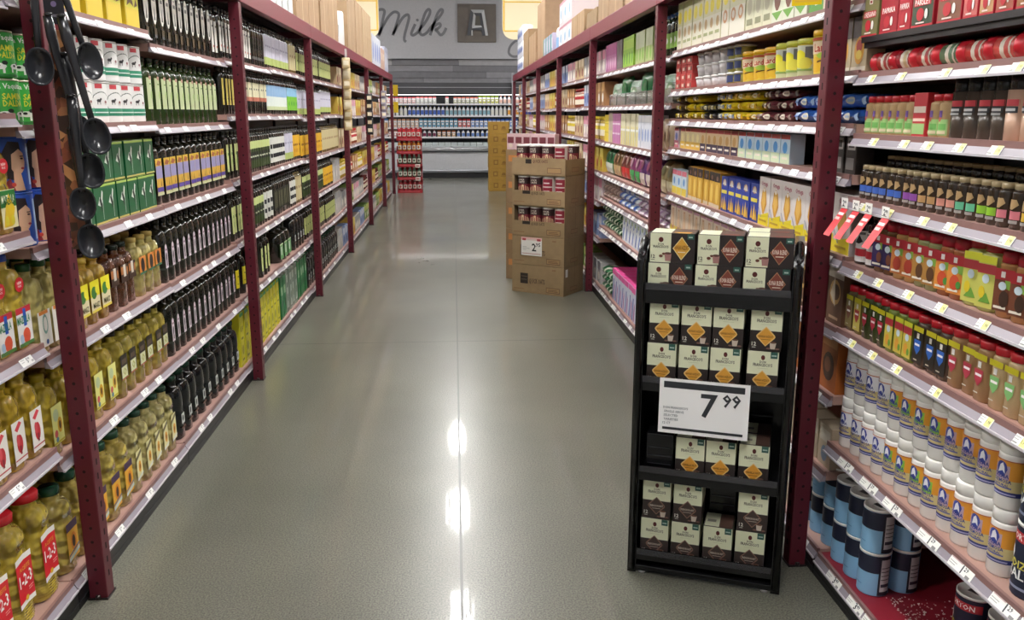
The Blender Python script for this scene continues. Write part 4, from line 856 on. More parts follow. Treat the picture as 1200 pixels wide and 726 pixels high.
R2(5, rtop('cereal_bar_box', 'c8b8c4', 'a85a6a', '5a6aa8'), 'red topped pink blue box', 4.96, 5.11, n=1)
R2(5, rtop('pudding_box', 'd8c49a', 'd8b048', 'e8d8a0'), 'red topped cream box', 4.55, 4.94, n=4)
R2(5, rtop('pudding_box', 'd8bc92', '3a2a44', 'c89a5a'), 'red topped box with dark base', 3.93, 4.54, n=6)
R2(5, rtop('pudding_box', 'b8cfe0', 'c8d8b8', '4a90d0'), 'red topped light blue box', 3.3, 3.92, n=6)
R2(5, carton('black_tea_box', .075, .06, .13, 'p:2c2624', [('r', -.7, .6, .8, .9, 'a8a4a0'), ('r', -.5, .66, .6, .84, '2c2624'), ('r', -.8, .1, .7, .4, '8a8684')]), 'black box with grey print', 2.735, 3.0, n=3)
shell = carton('taco_shell_box', .1, .09, .165, 'p:2b3f9c', [('r', -.9, .72, .9, .96, '3448a4'), ('e', 0, .84, .5, .1, 'c89a5a'), ('p', [(-.6, .78), (.1, .95), (.6, .76)], 'd8d0c0'), ('r', -.8, .52, .8, .62, 'd8c84a'), ('p', [(-.8, .08), (-.5, .42), (-.2, .08)], 'd8a83a'), ('p', [(-.2, .05), (.15, .48), (.5, .05)], 'e0b848'), ('p', [(.3, .05), (.65, .36), (.95, .05)], 'c8983a')])
ortega = carton('big_taco_box', .125, .1, .2, 'p:d9d0cc', [('r', -1, 0, 1, .2, 'e3cf2a'), ('t', 'Ortega', 0, .88, .09, 'b0506a', 1.5), ('p', [(-.55, .45), (-.35, .72), (0, .8), (.35, .72), (.55, .45), (.1, .24), (-.15, .24)], 'd29a3a'), ('p', [(-.35, .5), (-.2, .7), (0, .74), (.2, .7), (.35, .5), (0, .32)], 'e0b25a'), ('e', 0, .74, .18, .04, 'efe6d8'), ('p', [(-.95, .36), (-.9, .38), (-.3, .16), (-.4, .15)], '8a8ea8'), ('p', [(-.5, .2), (1, .3), (1, .2)], 'e3cf2a'), ('r', -.7, .08, .7, .12, 'b8982a')])
darkt = carton('dark_lid_taco_box', .088, .08, .175, 'p:c89a3a', [('r', -1, .74, 1, 1, '3a2c2c'), ('e', 0, .84, .4, .07, '8a6a5a'), ('e', 0, .4, .5, .28, 'e0bc5a'), ('r', -1, 0, 1, .1, 'c8b8a0')])
R2(4, carton('light_blue_box', .1, .06, .14, 'p:c2d0da', [('r', -1, 0, 1, .3, 'd8c04a'), ('r', -1, .8, 1, 1, 'c46a7a'), ('e', 0, .55, .4, .16, '5a8ac0')]), 'light blue and yellow box', 4.77, 5.11, n=3)
R2(4, darkt, 'taco box with dark top', 4.15, 4.76, n=6)
R2(4, shell, 'blue taco shell box', 3.62, 4.14, n=5)
R2(4, ortega, 'white taco box with yellow base', 2.735, 3.61, n=7)
cone = carton('flour_cone_box', .115, .1, .19, 'p:cbb8a4', [('r', -1, 0, 1, .3, 'dcc430'), ('p', [(-.5, .2), (-.3, .85), (.3, .85), (.5, .2)], 'b88a6a'), ('p', [(-.25, .3), (-.1, .8), (.15, .8), (.25, .3)], 'd8bc9a'), ('r', -.9, .9, .9, .98, 'a87a8a')])
R2(3, cone, 'beige box with yellow base', 3.5, 5.1, n=13)
brn = carton('brown_dessert_box', .12, .08, .2, 'p:6a4a36', [('r', -1, .8, 1, 1, 'c8b8a8'), ('e', 0, .55, .7, .22, 'c49a5a'), ('e', .1, .56, .5, .14, '5a3a24'), ('p', [(-.6, .5), (-.1, .82), (.1, .3)], 'd8c8b0'), ('r', -.6, .08, .6, .13, 'c8a888')])
R2(3, brn, 'brown dessert box with cake picture', 2.735, 3.45, n=5)
org = carton('orange_dessert_box', .13, .1, .2, 'p:b0622c', [('r', -.9, .78, .9, .94, 'c8864a'), ('e', 0, .42, .7, .26, '4a2a1c'), ('e', -.1, .45, .4, .14, '7a4a30')])
R2(2, org, 'orange brown dessert box', 2.735, 3.45, n=5)
pale = carton('pale_mix_box', .1, .08, .15, 'p:b8a890', [('r', -.8, .6, .8, .9, 'c8c0b0'), ('e', 0, .3, .5, .2, '7a8aa0')])
R2(1, pale, 'pale boxed mix', 2.735, 3.3, n=5)
R2(0, pale, 'pale boxed mix', 3.06, 3.5, n=4)
# ------------------------------------------------------------------ right side: third bay
def R3(k, p, look, y0, y1, **kw):
    sec = 3
    z, wh = lev(1, sec, k); run(1, z, p, look, wh+', third bay', y0, y1, **kw)
tb = lambda nm, a, its, w=.1, h=.22: carton(nm, w, .08, h, 'p:'+a, its, b=0)
soda = bottle('blue_cap_bottle', .08, .25, 'k:1c2a14', 'g:3a6ab0', [('r', -1, 0, 1, 1, '8ab04a'), ('e', 0, .5, .5, .2, 'd8d8c8')], lz=(.2, .55), nr=.4, seg=12)
R3(6, soda, 'dark bottle with blue cap', 5.14, 5.5, n=4)
R3(6, soda, 'green label bottle by the post', 5.52, 5.72, n=2)
R3(6, tb('lime_powder_box', 'a9b878', [('r', -1, .5, 1, 1, 'b8c0a0'), ('e', 0, .3, .5, .2, '7aa83a')]), 'pale lime box', 5.76, 6.3, n=5)
R3(6, tb('bright_lime_box', '8cba3a', [('r', -1, .6, 1, .9, 'a8cc4a'), ('e', 0, .3, .5, .2, '5a8a2a')]), 'bright lime box', 6.34, 6.75, n=4)
R3(6, tb('dark_stripe_box', '7a7070', [('r', -.3, 0, .3, 1, '3a3034')], w=.07), 'grey and black striped box', 6.78, 7.0, n=3)
R3(6, tb('magenta_box', 'b06a98', [('r', -1, .6, 1, 1, 'a85088'), ('e', 0, .3, .5, .2, 'd8b0c8')], w=.09), 'magenta box', 7.02, 7.5, n=5)
sal = bag('salad_bag', .27, .075, .17, 'f:d4dcd2', [('e', 0, .4, .7, .3, 'f:8ab08a'), ('r', -1, .7, 1, .95, 'f:3a7a4a')])
salg = bag('green_leaf_bag', .26, .075, .21, 'f:1f6a3c', [('e', 0, .5, .5, .3, 'f:2f8a50')])
tray = P('display_tray', 'tray', [('tray', MB().box(-.16, .16, -.1, .1, 0, .004, 't:d8d8d0').box(-.16, .16, -.1, -.096, .004, .09, 't:cfcfc4').box(-.16, .16, .096, .1, .004, .09, 't:cfcfc4').box(-.16, -.156, -.096, .096, .004, .09, 't:cfcfc4').box(.156, .16, -.096, .096, .004, .09, 't:cfcfc4'))], .33, .2, .09)
z, wh = lev(1, 3, 5)
for i in range(6):
    y = 5.32+i*.36
    place(tray, (1.385, y, z), -PI/2, f'{ORD[i]} clear plastic bag tray from near end, {wh} third bay', 'clear trays of bagged greens')
    for j in range(2):
        p = salg if (i*2+j) in (1, 4, 8) else sal
        place(p, (1.345+j*.085, y-.0+.02*j, z+.006), -PI/2+.1-.2*j, f'{"green" if p is salg else "pale"} bagged greens {("in front", "behind")[j]}, {ORD[i]} tray, {wh}', 'bagged greens in trays')
yb = tb('yellow_stack_box', 'dcc63a', [('r', -1, .33, 1, .36, 'b8a02a'), ('r', -1, .66, 1, .69, 'b8a02a')])
R3(4, bag('beige_grain_bag', .12, .1, .2, 'f:b09a80', [('e', 0, .5, .5, .2, 'f:8a6a50')]), 'beige grain bag', 5.15, 5.55, n=3)
R3(4, tb('white_blue_carton', 'd3d6e0', [('e', 0, .4, .6, .2, '8a9cc8'), ('r', -1, .8, 1, 1, 'e4e4e8')], w=.085), 'white and blue carton', 5.58, 6.1, n=6)
R3(4, tb('white_yellow_carton', 'd6d0b0', [('r', -.4, 0, .4, .6, 'd8cc7a'), ('r', -1, .45, 1, .52, 'e8e8e4')], w=.085, h=.23), 'cream and yellow carton', 6.12, 6.75, n=7)
R3(4, tb('pink_stack_box', 'c07aac', [('r', -1, .3, 1, .36, 'e0c8d8'), ('r', -1, .63, 1, .69, 'e0c8d8')], h=.23), 'pink banded box', 6.77, 7.1, n=3)
R3(4, tb('tan_carton', 'b4a894', [('r', -1, 0, 1, .4, 'c8bc98')], h=.24, w=.086), 'plain tan carton', 7.12, 7.3, n=2)
R3(4, yb, 'yellow banded box', 7.31, 7.5, n=2)
def bg(nm, a, b_, c, w=.16, h=.21): return bag(nm, w, .1, h, 'f:'+a, [('r', -1, .05, 1, .42, 'f:'+b_), ('e', 0, .68, .6, .16, 'f:'+c)])
R3(3, bg('bean_bag', '9a8a60', 'd0c4a0', '6a6a3a'), 'leaning olive bean bag', 5.15, 5.5, n=2, tiltx=-.12)
R3(3, bg('bean_bag', '6a3a78', 'd8c8c0', 'a03a6a'), 'purple topped bean bag', 5.55, 6.1, n=3, tiltx=-.12)
R3(3, bg('bean_bag', 'a04a80', '4aa05a', 'd8a0b8'), 'magenta and green bean bag', 6.12, 6.45, n=2, tiltx=-.12)
R3(3, bg('bean_bag', '8a4a44', 'c83a3a', 'c89a8a'), 'red bean bag', 6.47, 6.8, n=2, tiltx=-.12)
R3(3, bg('bean_bag', '8a6a44', 'c4a67a', 'a87a50'), 'brown bean bag', 6.82, 7.12, n=2, tiltx=-.1)
R3(3, bg('bean_bag', '2f7a4a', 'd4d8cc', '1f5a34'), 'green and white bean bag', 7.14, 7.5, n=2, tiltx=-.1)
R3(2, sack('rice_pack', .15, .12, .05, 'f:d8ccd4', [(-.5, 0, 'f:b08ab0')]), 'white and pink rice pack', 5.15, 6.05, n=6, stack=3)
R3(2, sack('rice_pack', .16, .12, .05, 'f:d8dde4', [(-.6, .2, 'f:3a6ac0')]), 'blue and white rice pack', 6.07, 6.75, n=4, stack=3)
R3(2, sack('rice_pack', .15, .12, .05, 'f:c0a69c', [(-.4, .1, 'f:8a6a60'), (.3, .6, 'f:d8c8c0')]), 'brown rice pack', 6.77, 7.5, n=5, stack=3)
R3(1, carton('flour_bag', .11, .09, .2, 'p:dcdfe6', [('p', [(-.6, .1), (.1, .6), (.5, .5), (-.1, .05)], '3f5fb0'), ('p', [(.0, .6), (.6, .9), (.8, .7)], '5a78c0'), ('r', -.8, .88, .8, .96, 'c8d0e0'), ('r', -.9, .78, -.3, .92, '8aa06a')], b=.008, cat='bag'), 'blue and white flour bag', 5.3, 6.6, n=11)
gsack = sack('green_rice_bag', .2, .16, .06, 'f:24623a', [(-.9, -.5, 'f:d8dccc'), (.35, .8, 'f:ccd4c0')])
R3(1, gsack, 'green and white bag', 6.63, 7.5, n=4, stack=3)
R3(0, carton('pink_top_sack', .13, .2, .26, 'f:d0d4e4', [('r', -1, .84, 1, 1, 'd85a9a'), ('p', [(-.8, .05), (-.2, .7), (.2, .7), (-.3, .05)], '5a64b0'), ('p', [(.1, .05), (.6, .6), (.9, .5), (.5, .05)], 'b05a9a')], top='e04f94', b=.012, cat='sack'), 'pink topped white blue sack', 5.75, 6.95, n=9, rows=2)
R3(0, gsack, 'green and white bag', 6.97, 7.5, n=2, stack=3)
z0, wh0 = lev(1, 3, 0)
for i in range(3):
    for s_ in range(2): place(gsack, (1.6, 6.05+i*.3, z0+.275+s_*.062), -PI/2, f'{("lower", "upper")[s_]} green bag lying on pink sacks, {ORD[i]} from near end', 'green bags on the pink sacks')
# far right bays
RIGHTFAR = [[3, 8, 7, 6, 1], [1, 8, 2, 3, 0], [8, 3, 1, 7, 0], [7, 1, 3, 0, 2], [0, 7, 1, 2, 5], [2, 0, 4, 8, 7], [8, 1, 0, 7, 3]]
for sec in range(5, 13):
    for k in range(7):
        z, wh = lev(1, sec, k); y = YSR[sec]+.01; e = YSR[sec+1]-.01
        kinds = [RIGHTFAR[k][(sec*2+j*3+k) % 5] for j in range(2)]
        if kinds[0] == kinds[1]: kinds[1] = (kinds[1]+1) % 10
        for j in range(2):
            nm, p = FAR[kinds[j]]; a = y+(e-y)*j/2; b_ = y+(e-y)*(j+1)/2
            run(1, z, p, nm, f'{wh}, {ORD[sec]} section', a, b_, n=3 if p.w > .14 else 5)

# ------------------------------------------------------------------ black coffee rack turned towards the camera
RA = math.atan2(-.3717, .9283)
root = empty('coffee_rack', (.598, 2.789, 0), RA)
note(root, 'black plastic display rack of coffee boxes standing by the red post', 'display rack')
K = 'g:101012'
D = .31; W = .522
def side_poly():   # outline of a side panel: depth (y), height (z), rounded at the top front
    pts = [(0, .0), (0, 1.09)]
    for i in range(1, 8):
        a = PI/2*i/8; pts.append((.1-.1*math.cos(a), 1.09+.1*math.sin(a)))
    return pts+[(D-.02, 1.19), (D, 1.17), (D, 0)]
for x in (0, W-.03):
    vs = side_poly(); n = len(vs); b = MB()
    b.add([(x, y, z) for y, z in vs]+[(x+.03, y, z) for y, z in vs], [tuple(range(n-1, -1, -1)), tuple(range(n, 2*n))]+[(i, (i+1) % n, (i+1) % n+n, i+n) for i in range(n)], K)
    # raised rim along the front edge
    b.tube([(x+.015, -.002, .02), (x+.015, -.002, 1.09)]+[(x+.015, y-.004*(1-q/8), z+.003) for q, (y, z) in enumerate(vs[2:9])], .012, K, 8)
    obj('side_panel', b, root)
obj('back_panel', MB().box(.03, W-.03, D-.012, D, .05, 1.12, K).box(.06, W-.06, D-.02, D-.012, .2, .23, 'g:1a1a1c').box(.06, W-.06, D-.02, D-.012, .5, .53, 'g:1a1a1c').box(.06, W-.06, D-.02, D-.012, .82, .85, 'g:1a1a1c'), root)
for z, lip in ((1.02, .066), (.70, .05), (.375, .05), (.062, .03)):
    sh = MB().box(.03, W-.03, .012, D-.012, z-.012, z, K).box(.03, W-.03, -.002, .012, z-lip+.03, z+.03, K, .003)
    s = obj('rack_shelf', sh, root)
    obj('clear_lip', MB().box(.032, W-.032, -.006, -.003, z+.012, z+.034, 't:8a8a90'), s)
base = MB().box(.0, W, .0, .02, .008, .03, K, .003).box(.03, W-.03, .004, .016, .05, .062, K).box(.03, W-.03, .02, D-.02, .01, .03, 'g:0a0a0b')
obj('base', base, root)
for x in (.05, W-.05):
    for y in (.035, D-.05): obj('foot', MB().lathe([(.014, 0), (.014, .012)], 'g:dadada', 10, cx=x, cy=y-.02), root)
def coffee_front(diamond, name, txtc='4a2a10', dk='2b2220', brown=False):
    return [('r', -1, 0, 1, 1, dk), ('r', -1, .46, 1, 1, 'e3e6c6'), ('e', 0, .855, .13, .065*.9, '5a2420'), ('t', 'DON', 0, .755, .05, '2a2018', .4), ('t', "FRANCISCO'S", 0, .685, .07, '2a2018', 1.25), ('r', -.35, .6, .35, .607, 'b8bc9a'), ('r', .48, .85, .93, 1, '2f5a50'), ('r', .55, .9, .86, .93, 'a8c0b4'),
            ('p', [(0, .08), (.68, .3), (0, .6), (-.68, .3)] if False else [(-.62, .33), (-.56, .29), (0, .1), (.56, .29), (.62, .33), (.56, .37), (0, .56), (-.56, .37)], 'e8c27a' if not brown else '8a6a5a'),
            ('p', [(-.56, .33), (0, .125), (.56, .33), (0, .535)], diamond), ('t', name, 0, .33, .05, txtc, .95), ('r', -.3, .255, .3, .265, txtc),
            ('t', '12', -.74, .15, .085, 'e8e6da', .34), ('r', -.86, .06, -.62, .08, 'b0aea4'),
            ('p', [(.32, .05), (.62, .05), (.7, .2), (.28, .2)], 'cdbfb0'), ('e', .49, .2, .21, .022, '6a4a3a'), ('e', .2, .06, .14, .02, '7a5a50'), ('e', .78, .06, .14, .02, '7a5a50')]
def coffee(nm, diamond, name, **k):
    w, d, h = .098, .11, .146
    B = MB().box(-w/2, w/2, -d/2, d/2, 0, h, 'p:2b2220', .0012)
    B.decal(norm(coffee_front(diamond, name, **k), w/2*.985, .001, h-.001), front(-d/2-.0002), step=.00016)
    sd = [('r', -1, 0, 1, 1, '2b2220'), ('r', -1, .46, 1, 1, 'dde0c0'), ('e', 0, .75, .15, .08, '5a2420')]
    B.decal(norm(sd, d/2*.98, .001, h-.001), sideR(w/2+.0002)); B.decal(norm(sd, d/2*.98, .001, h-.001), sideL(-w/2-.0002))
    B.decal([('r', -w/2*.95, -d/2*.95, w/2*.05, d/2*.95, 'd8dabc'), ('r', w/2*.05, -d/2*.95, w/2*.95, d/2*.95, '5a4238'), ('r', -w*.4, -.02, -.01, 0, '8a8a7a')], topz(h+.0003))
    return P(nm, 'coffee box', [('box', B)], w, d, h)
def coffee_wide(nm, diamond, name, txtc='4a2a10', edge='c8a060'):
    w, d, h = .146, .11, .098
    its = [('r', -1, 0, 1, 1, '2a2120'), ('r', -1, 0, -.06, 1, 'e3e6c6'), ('e', -.52, .78, .11, .09, '5a2420'), ('t', 'DON', -.52, .63, .07, '2a2018', .25), ('t', "FRANCISCO'S", -.52, .54, .085, '2a2018', .7), ('t', '12', -.86, .2, .12, '2a2018', .2), ('r', -.95, .08, -.78, .1, '6a6a50'),
           ('p', [(.02, .5), (.42, .1), (.82, .5), (.42, .9)], edge), ('p', [(.06, .5), (.42, .14), (.78, .5), (.42, .86)], diamond), ('t', name, .42, .53, .15, txtc, .62), ('r', .25, .36, .6, .39, 'e8d8c0'), ('r', .66, .82, .96, 1, '2f5a50'), ('r', .72, .87, .9, .92, 'a8c0b4'),
           ('p', [(-.3, .06), (-.05, .06), (-.02, .32), (-.34, .32)], 'a87a74'), ('e', -.18, .32, .16, .04, '5a3a30'), ('e', -.5, .22, .09, .05, '6a4030'), ('e', -.38, .3, .07, .04, '6a4030')]
    B = MB().box(-w/2, w/2, -d/2, d/2, 0, h, 'p:2b2220', .0012).decal(norm(its, w/2*.985, .001, h-.001), front(-d/2-.0002), step=.00016)
    B.decal([('r', -w/2*.95, -d/2*.95, -w*.03, d/2*.95, 'd8dabc'), ('r', -w*.03, -d/2*.95, w/2*.95, d/2*.95, '5a4238'), ('p', [(.0, -d*.3), (.02, -d*.48), (.055, -d*.48), (.06, -d*.2)], diamond)], topz(h+.0003))
    B.decal(norm([('r', -1, 0, 1, 1, '3a2c26'), ('r', -.8, .3, .8, .7, '6a5a4a')], d/2*.98, .001, h-.001), sideR(w/2+.0002))
    return P(nm, 'coffee box', [('box', B)], w, d, h)
c_van = coffee('coffee_box', 'dd9a34', 'VANILLA NUT'); c_haz = coffee('coffee_box', 'dca03c', 'HAWAIIAN HAZELNUT', txtc='7a4a14')
c_fr = coffee('coffee_box', '453632', 'FRENCH ROAST', txtc='cfc4b4', dk='352a28', brown=True)
w_kona = coffee_wide('coffee_box', '7a3a2c', 'KONA BLEND', 'ecd8c8', 'a87a5a'); w_haz = coffee_wide('coffee_box', 'dba33a', 'HAWAIIAN HAZELNUT', '7a4a14', 'e8d8a0')
def inrack(p, u, z, label, dep=.0, yaw=0):
    d = Vector((math.cos(RA), math.sin(RA))); nb = Vector((-math.sin(RA), math.cos(RA)))
    q = Vector((.598, 2.789))+d*u+nb*(.016+p.d/2+dep)
    place(p, (q.x, q.y, z), RA+yaw, label, 'coffee boxes in the black rack')
for i, u in enumerate((.107, .261, .413)):
    inrack(w_kona, u, 1.021, f'{("first", "second", "third")[i]} lower kona coffee box from left, rack top shelf')
    inrack(w_haz if i == 0 else w_kona, u+.004, 1.12, f'{("orange diamond", "middle kona", "right-hand kona")[i]} coffee box on upper layer, rack top shelf')
inrack(w_kona, .414, 1.12, 'coffee box behind the right-hand kona box, rack top shelf', .113)
for i, u in enumerate((.094, .2, .303, .422)):
    inrack(c_haz, u-.004, .701, f'{ORD[i]} lower orange diamond coffee box from left, rack second shelf')
    inrack(c_haz, u, .848, f'{ORD[i]} upper orange diamond coffee box from left, rack second shelf')
for i, u in enumerate((.2, .302, .41)): inrack(c_van, u, .376, f'{ORD[i]} vanilla coffee box from left, rack third shelf')
inrack(c_van, .41, .376, 'vanilla coffee box behind another, rack third shelf', .114)
for i, u in enumerate((.093, .2, .31, .418)):
    inrack(c_fr, u-.003, .063, f'{ORD[i]} lower dark roast coffee box from left, rack bottom shelf')
    if i != 2: inrack(c_fr, u, .21, f'{ORD[i]} upper dark roast coffee box from left, rack bottom shelf')
# empty black trays that show where boxes are gone
for u, z, nm in ((.093, .376, 'third shelf'), ):
    tr = P('display_insert', 'tray insert', [('insert', MB().box(-.047, .047, -.05, .05, 0, .14, 'g:121214', .003).box(-.04, .04, -.053, -.05, .03, .034, 'g:2a2a2e').box(-.04, .04, -.053, -.05, .06, .064, 'g:2a2a2e').box(-.04, .04, -.053, -.05, .09, .094, 'g:2a2a2e'))], .095, .1, .14)
    inrack(tr, u, z, 'black plastic insert at left of rack third shelf', .02)
    inrack(tr, .31, .21, 'black plastic insert behind dark roast boxes, rack bottom shelf', .12)
sg = MB().box(0, .294, -.0012, 0, 0, .19, 'fafafa')
sg.decal([('r', .014, .158, .278, .18, '2e3136'), ('r', .014, .012, .278, .021, '2e3136'), ('t', '7', .165, .108, .078, '33363b'), ('t', '99', .237, .13, .042, '33363b'),
          ('t', "DON FRANCISCO'S", .056, .09, .0075, '8a8d92', .082), ('t', 'SINGLE SERVE', .051, .0765, .0075, '8a8d92'), ('t', 'SELECTED', .041, .063, .0075, '8a8d92'), ('t', 'VARIETIES', .042, .0495, .0075, '8a8d92'), ('t', '12 CT', .028, .036, .0075, '8a8d92')], front(-.0012), step=.0003)
d_ = Vector((math.cos(RA), math.sin(RA))); nb_ = Vector((math.sin(RA), -math.cos(RA)))
q = Vector((.598, 2.789))+d_*.092+nb_*.016
o = obj('price_sign', sg, None, (q.x, q.y, .545), RA); o.rotation_euler = (-.03, 0, RA)
note(o, 'white price sign clipped to the front of the black coffee rack', 'price sign')

# ------------------------------------------------------------------ carton stack with oats
SA = math.atan2(-.315, .437); CW, CDp = .539, .372
def at_stack(u, v, z, off=(0, 0)):
    d = Vector((math.cos(SA), math.sin(SA))); n = Vector((-math.sin(SA), math.cos(SA)))
    q = Vector((.517+off[0], 7.815+off[1]))+d*u+n*v
    return (q.x, q.y, z)
CB = 'c:98805f'
def kraft(h, cut=None, sign=True):
    w, d = CW, CDp; t = .006; B = MB()
    if not cut:
        B.box(0, w, 0, d, 0, h-.001, CB, .003)
    else:
        B.box(0, w, 0, d, 0, t, CB).box(0, w, 0, t, 0, cut, CB).box(0, w, d-t, d, 0, h-.001, CB).box(0, t, t, d-t, 0, h-.001, CB).box(w-t, w, t, d-t, 0, h-.001, CB)
        B.box(0, .022, -.0, t, cut, h-.001, CB)
        if h < .3: B.box(0, w, t, d, h-.006, h-.001, CB)
    its = [('r', .36, .02, .5, .068, '6a4c34'), ('r', .365, .025, .495, .063, 'a08058'), ('r', .38, .033, .48, .038, '6a4c34'), ('r', .38, .045, .47, .05, '6a4c34'), ('r', .02, .03, .13, .037, '8a6844')]
    if h > .2 and not cut: its += [('r', .09, .085, .17, .18, '2c221e'), ('r', .1, .15, .16, .153, '8a7a6a'), ('r', .1, .12, .16, .123, '8a7a6a'), ('t', 'QUICK OATS', .265, .115, .042, '4a3626', .165), ('r', .42, .222, .46, .235, '8a6844')]
    if cut and cut > .1: its += [('r', .11, cut-.03, .19, cut-.002, '2c221e'), ('t', 'QUICK OATS', .27, cut-.022, .025, '4a3626', .14)]
    B.decal(its, front(-.0004))
    B.decal([('r', .2, .0, .204, h-.01, '6f5236'), ('r', .12, .03, .25, .07, '7a5a3c'), ('r', .125, .035, .245, .065, '957550')], sideR(w+.0004))
    if sign: pass
    return P('oats_carton', 'cardboard box', [('carton', B)], w, d, h)
k1 = kraft(.259); k2 = kraft(.26); k3 = kraft(.27, .135); k5 = kraft(.31, .145)
st = [(k1, 0, 'closed kraft carton at the bottom of the oats stack'), (k2, .26, 'closed kraft carton bearing the price sign, second in stack'), (k3, .521, 'open fronted oats carton, third in the stack'), (k3, .792, 'open fronted oats carton, fourth in the stack')]
top = P('oats_carton', 'cardboard box', [('carton', MB().box(0, CW, 0, CDp, 0, .006, CB).box(0, CW, 0, .006, 0, .15, CB).box(0, CW, CDp-.006, CDp, 0, .14, CB).box(0, .006, .006, CDp-.006, 0, .14, CB).box(CW-.006, CW, .006, CDp-.006, 0, .14, CB).decal([('r', .36, .02, .5, .068, '6a4c34'), ('r', .365, .025, .495, .063, 'a08058'), ('r', .14, .1, .2, .138, '2c221e'), ('t', 'QUICK OATS', .29, .122, .026, '5a2a24', .15)], front(-.0004)).decal([('r', .12, .03, .25, .07, '7a5a3c'), ('r', .125, .035, .245, .065, '957550')], sideR(CW+.0004)))], CW, CDp, .14)
for p, z, lb in st: place(p, at_stack(0, 0, z), SA, lb, 'cartons of the oats stack')
place(top, at_stack(0, 0, 1.063), SA, 'open topmost oats carton with canisters standing above its rim', 'cartons of the oats stack')
place(P('white_label_slip', 'paper slip', [('slip', MB().box(-.02, .02, -.001, 0, 0, .07, 'e8e6e2'))], .04, .001, .07), at_stack(CW+.0015, .05, .17), SA+PI/2, 'white paper slip stuck on the bottom kraft carton')
oat = can('oats_canister', .122, .254, 'p:4a2028', [('r', -1, 0, 1, 1, '4a1c26'), ('r', -1, .42, 1, .76, '7a2030'), ('p', [(-.9, .42), (.9, .42), (.7, .64), (.1, .74), (-.6, .64)], 'e0c49a'), ('r', -1, .76, 1, .98, '30181a'), ('t', 'QUICK', -.1, .92, .06, 'e0d8cc', .9), ('t', 'OATS', -.1, .83, .075, 'e0d8cc', .9), ('r', -1, .05, 1, .4, 'cdb890')], lid='g:ecebe8', lidh=.014, seg=18)
oat2 = can('oats_canister', .122, .254, 'p:8a2a3c', [('r', -1, 0, 1, 1, 'cfc4bc'), ('r', -.6, .7, .6, .97, '8a2034'), ('r', -.6, .42, .6, .66, '8a2034'), ('r', -.4, .8, .3, .84, 'e0d8d0'), ('r', -.4, .5, .3, .54, 'e0d8d0')], lid='g:e2e0dc', lidh=.012, seg=18)
for nm, zz, lst in (('third', .528, [oat, oat, oat, oat2]), ('fourth', .799, [oat, oat, oat2, oat2])):
    for i, p in enumerate(lst): place(p, at_stack(.088+i*.127, .075, zz), SA+.1, f'{ORD[i]} oats canister from left inside the {nm} carton of the stack', 'oats canisters in the cut cartons')
for r_ in range(2):
    for i in range(4):
        place(oat if (i+r_) % 4 != 3 else oat2, at_stack(.075+i*.129, .075+r_*.2, 1.07), SA+.1, f'{ORD[i]} oats canister of the {("front", "rear")[r_]} row in the topmost carton', 'oats canisters on top of the stack')
ps = MB().box(0, .215, -.001, 0, 0, .165, 'eeebe6')
ps.decal([('r', 0, .14, .215, .165, 'e6b8b4'), ('r', .012, .135, .05, .155, 'b8434a'), ('r', .165, .135, .203, .155, 'b8434a'), ('r', .06, .138, .155, .152, 'e0c8c4'), ('t', '2', .135, .078, .068, '22262a'), ('t', '95', .178, .103, .034, '33373b'), ('r', .018, .076, .06, .08, 'a8a8a8'), ('r', .018, .062, .09, .066, 'a8a8a8'), ('r', .018, .048, .055, .052, 'b8b8b8'), ('r', .01, .016, .205, .022, 'c08a84')], front(-.001))
o = obj('price_sign', ps, None, at_stack(.1, -.004, .345), SA); note(o, 'white price sign with red header on the oats carton stack', 'price sign')
# a second stack just behind it
off = (-.02, .62)
k4 = P('plain_carton', 'cardboard box', [('carton', MB().box(0, CW, 0, .36, 0, .249, 'c:94795a', .003).decal([('r', .03, .14, .15, .2, 'c8844a'), ('r', .2, .08, .4, .12, '6a4c34')], front(-.0004)))], CW, .36, .25)
for i in range(5): place(k4, at_stack(0, 0, i*.251, off), SA, f'{ORD[i]} carton from the floor in the stack behind the oats', 'cartons of the stack behind the oats')
pnk = carton('pink_food_box', .085, .08, .15, 'p:d8b8bc', [('r', -.8, .4, .8, .8, '7a3a44'), ('e', 0, .25, .5, .15, 'e0cfc0')])
for i in range(6): place(pnk, at_stack(.05+i*.088, .05, 1.257, off), SA, f'{ORD[i]} pale pink box along the top of the rear carton stack', 'pink boxes on the rear carton stack')

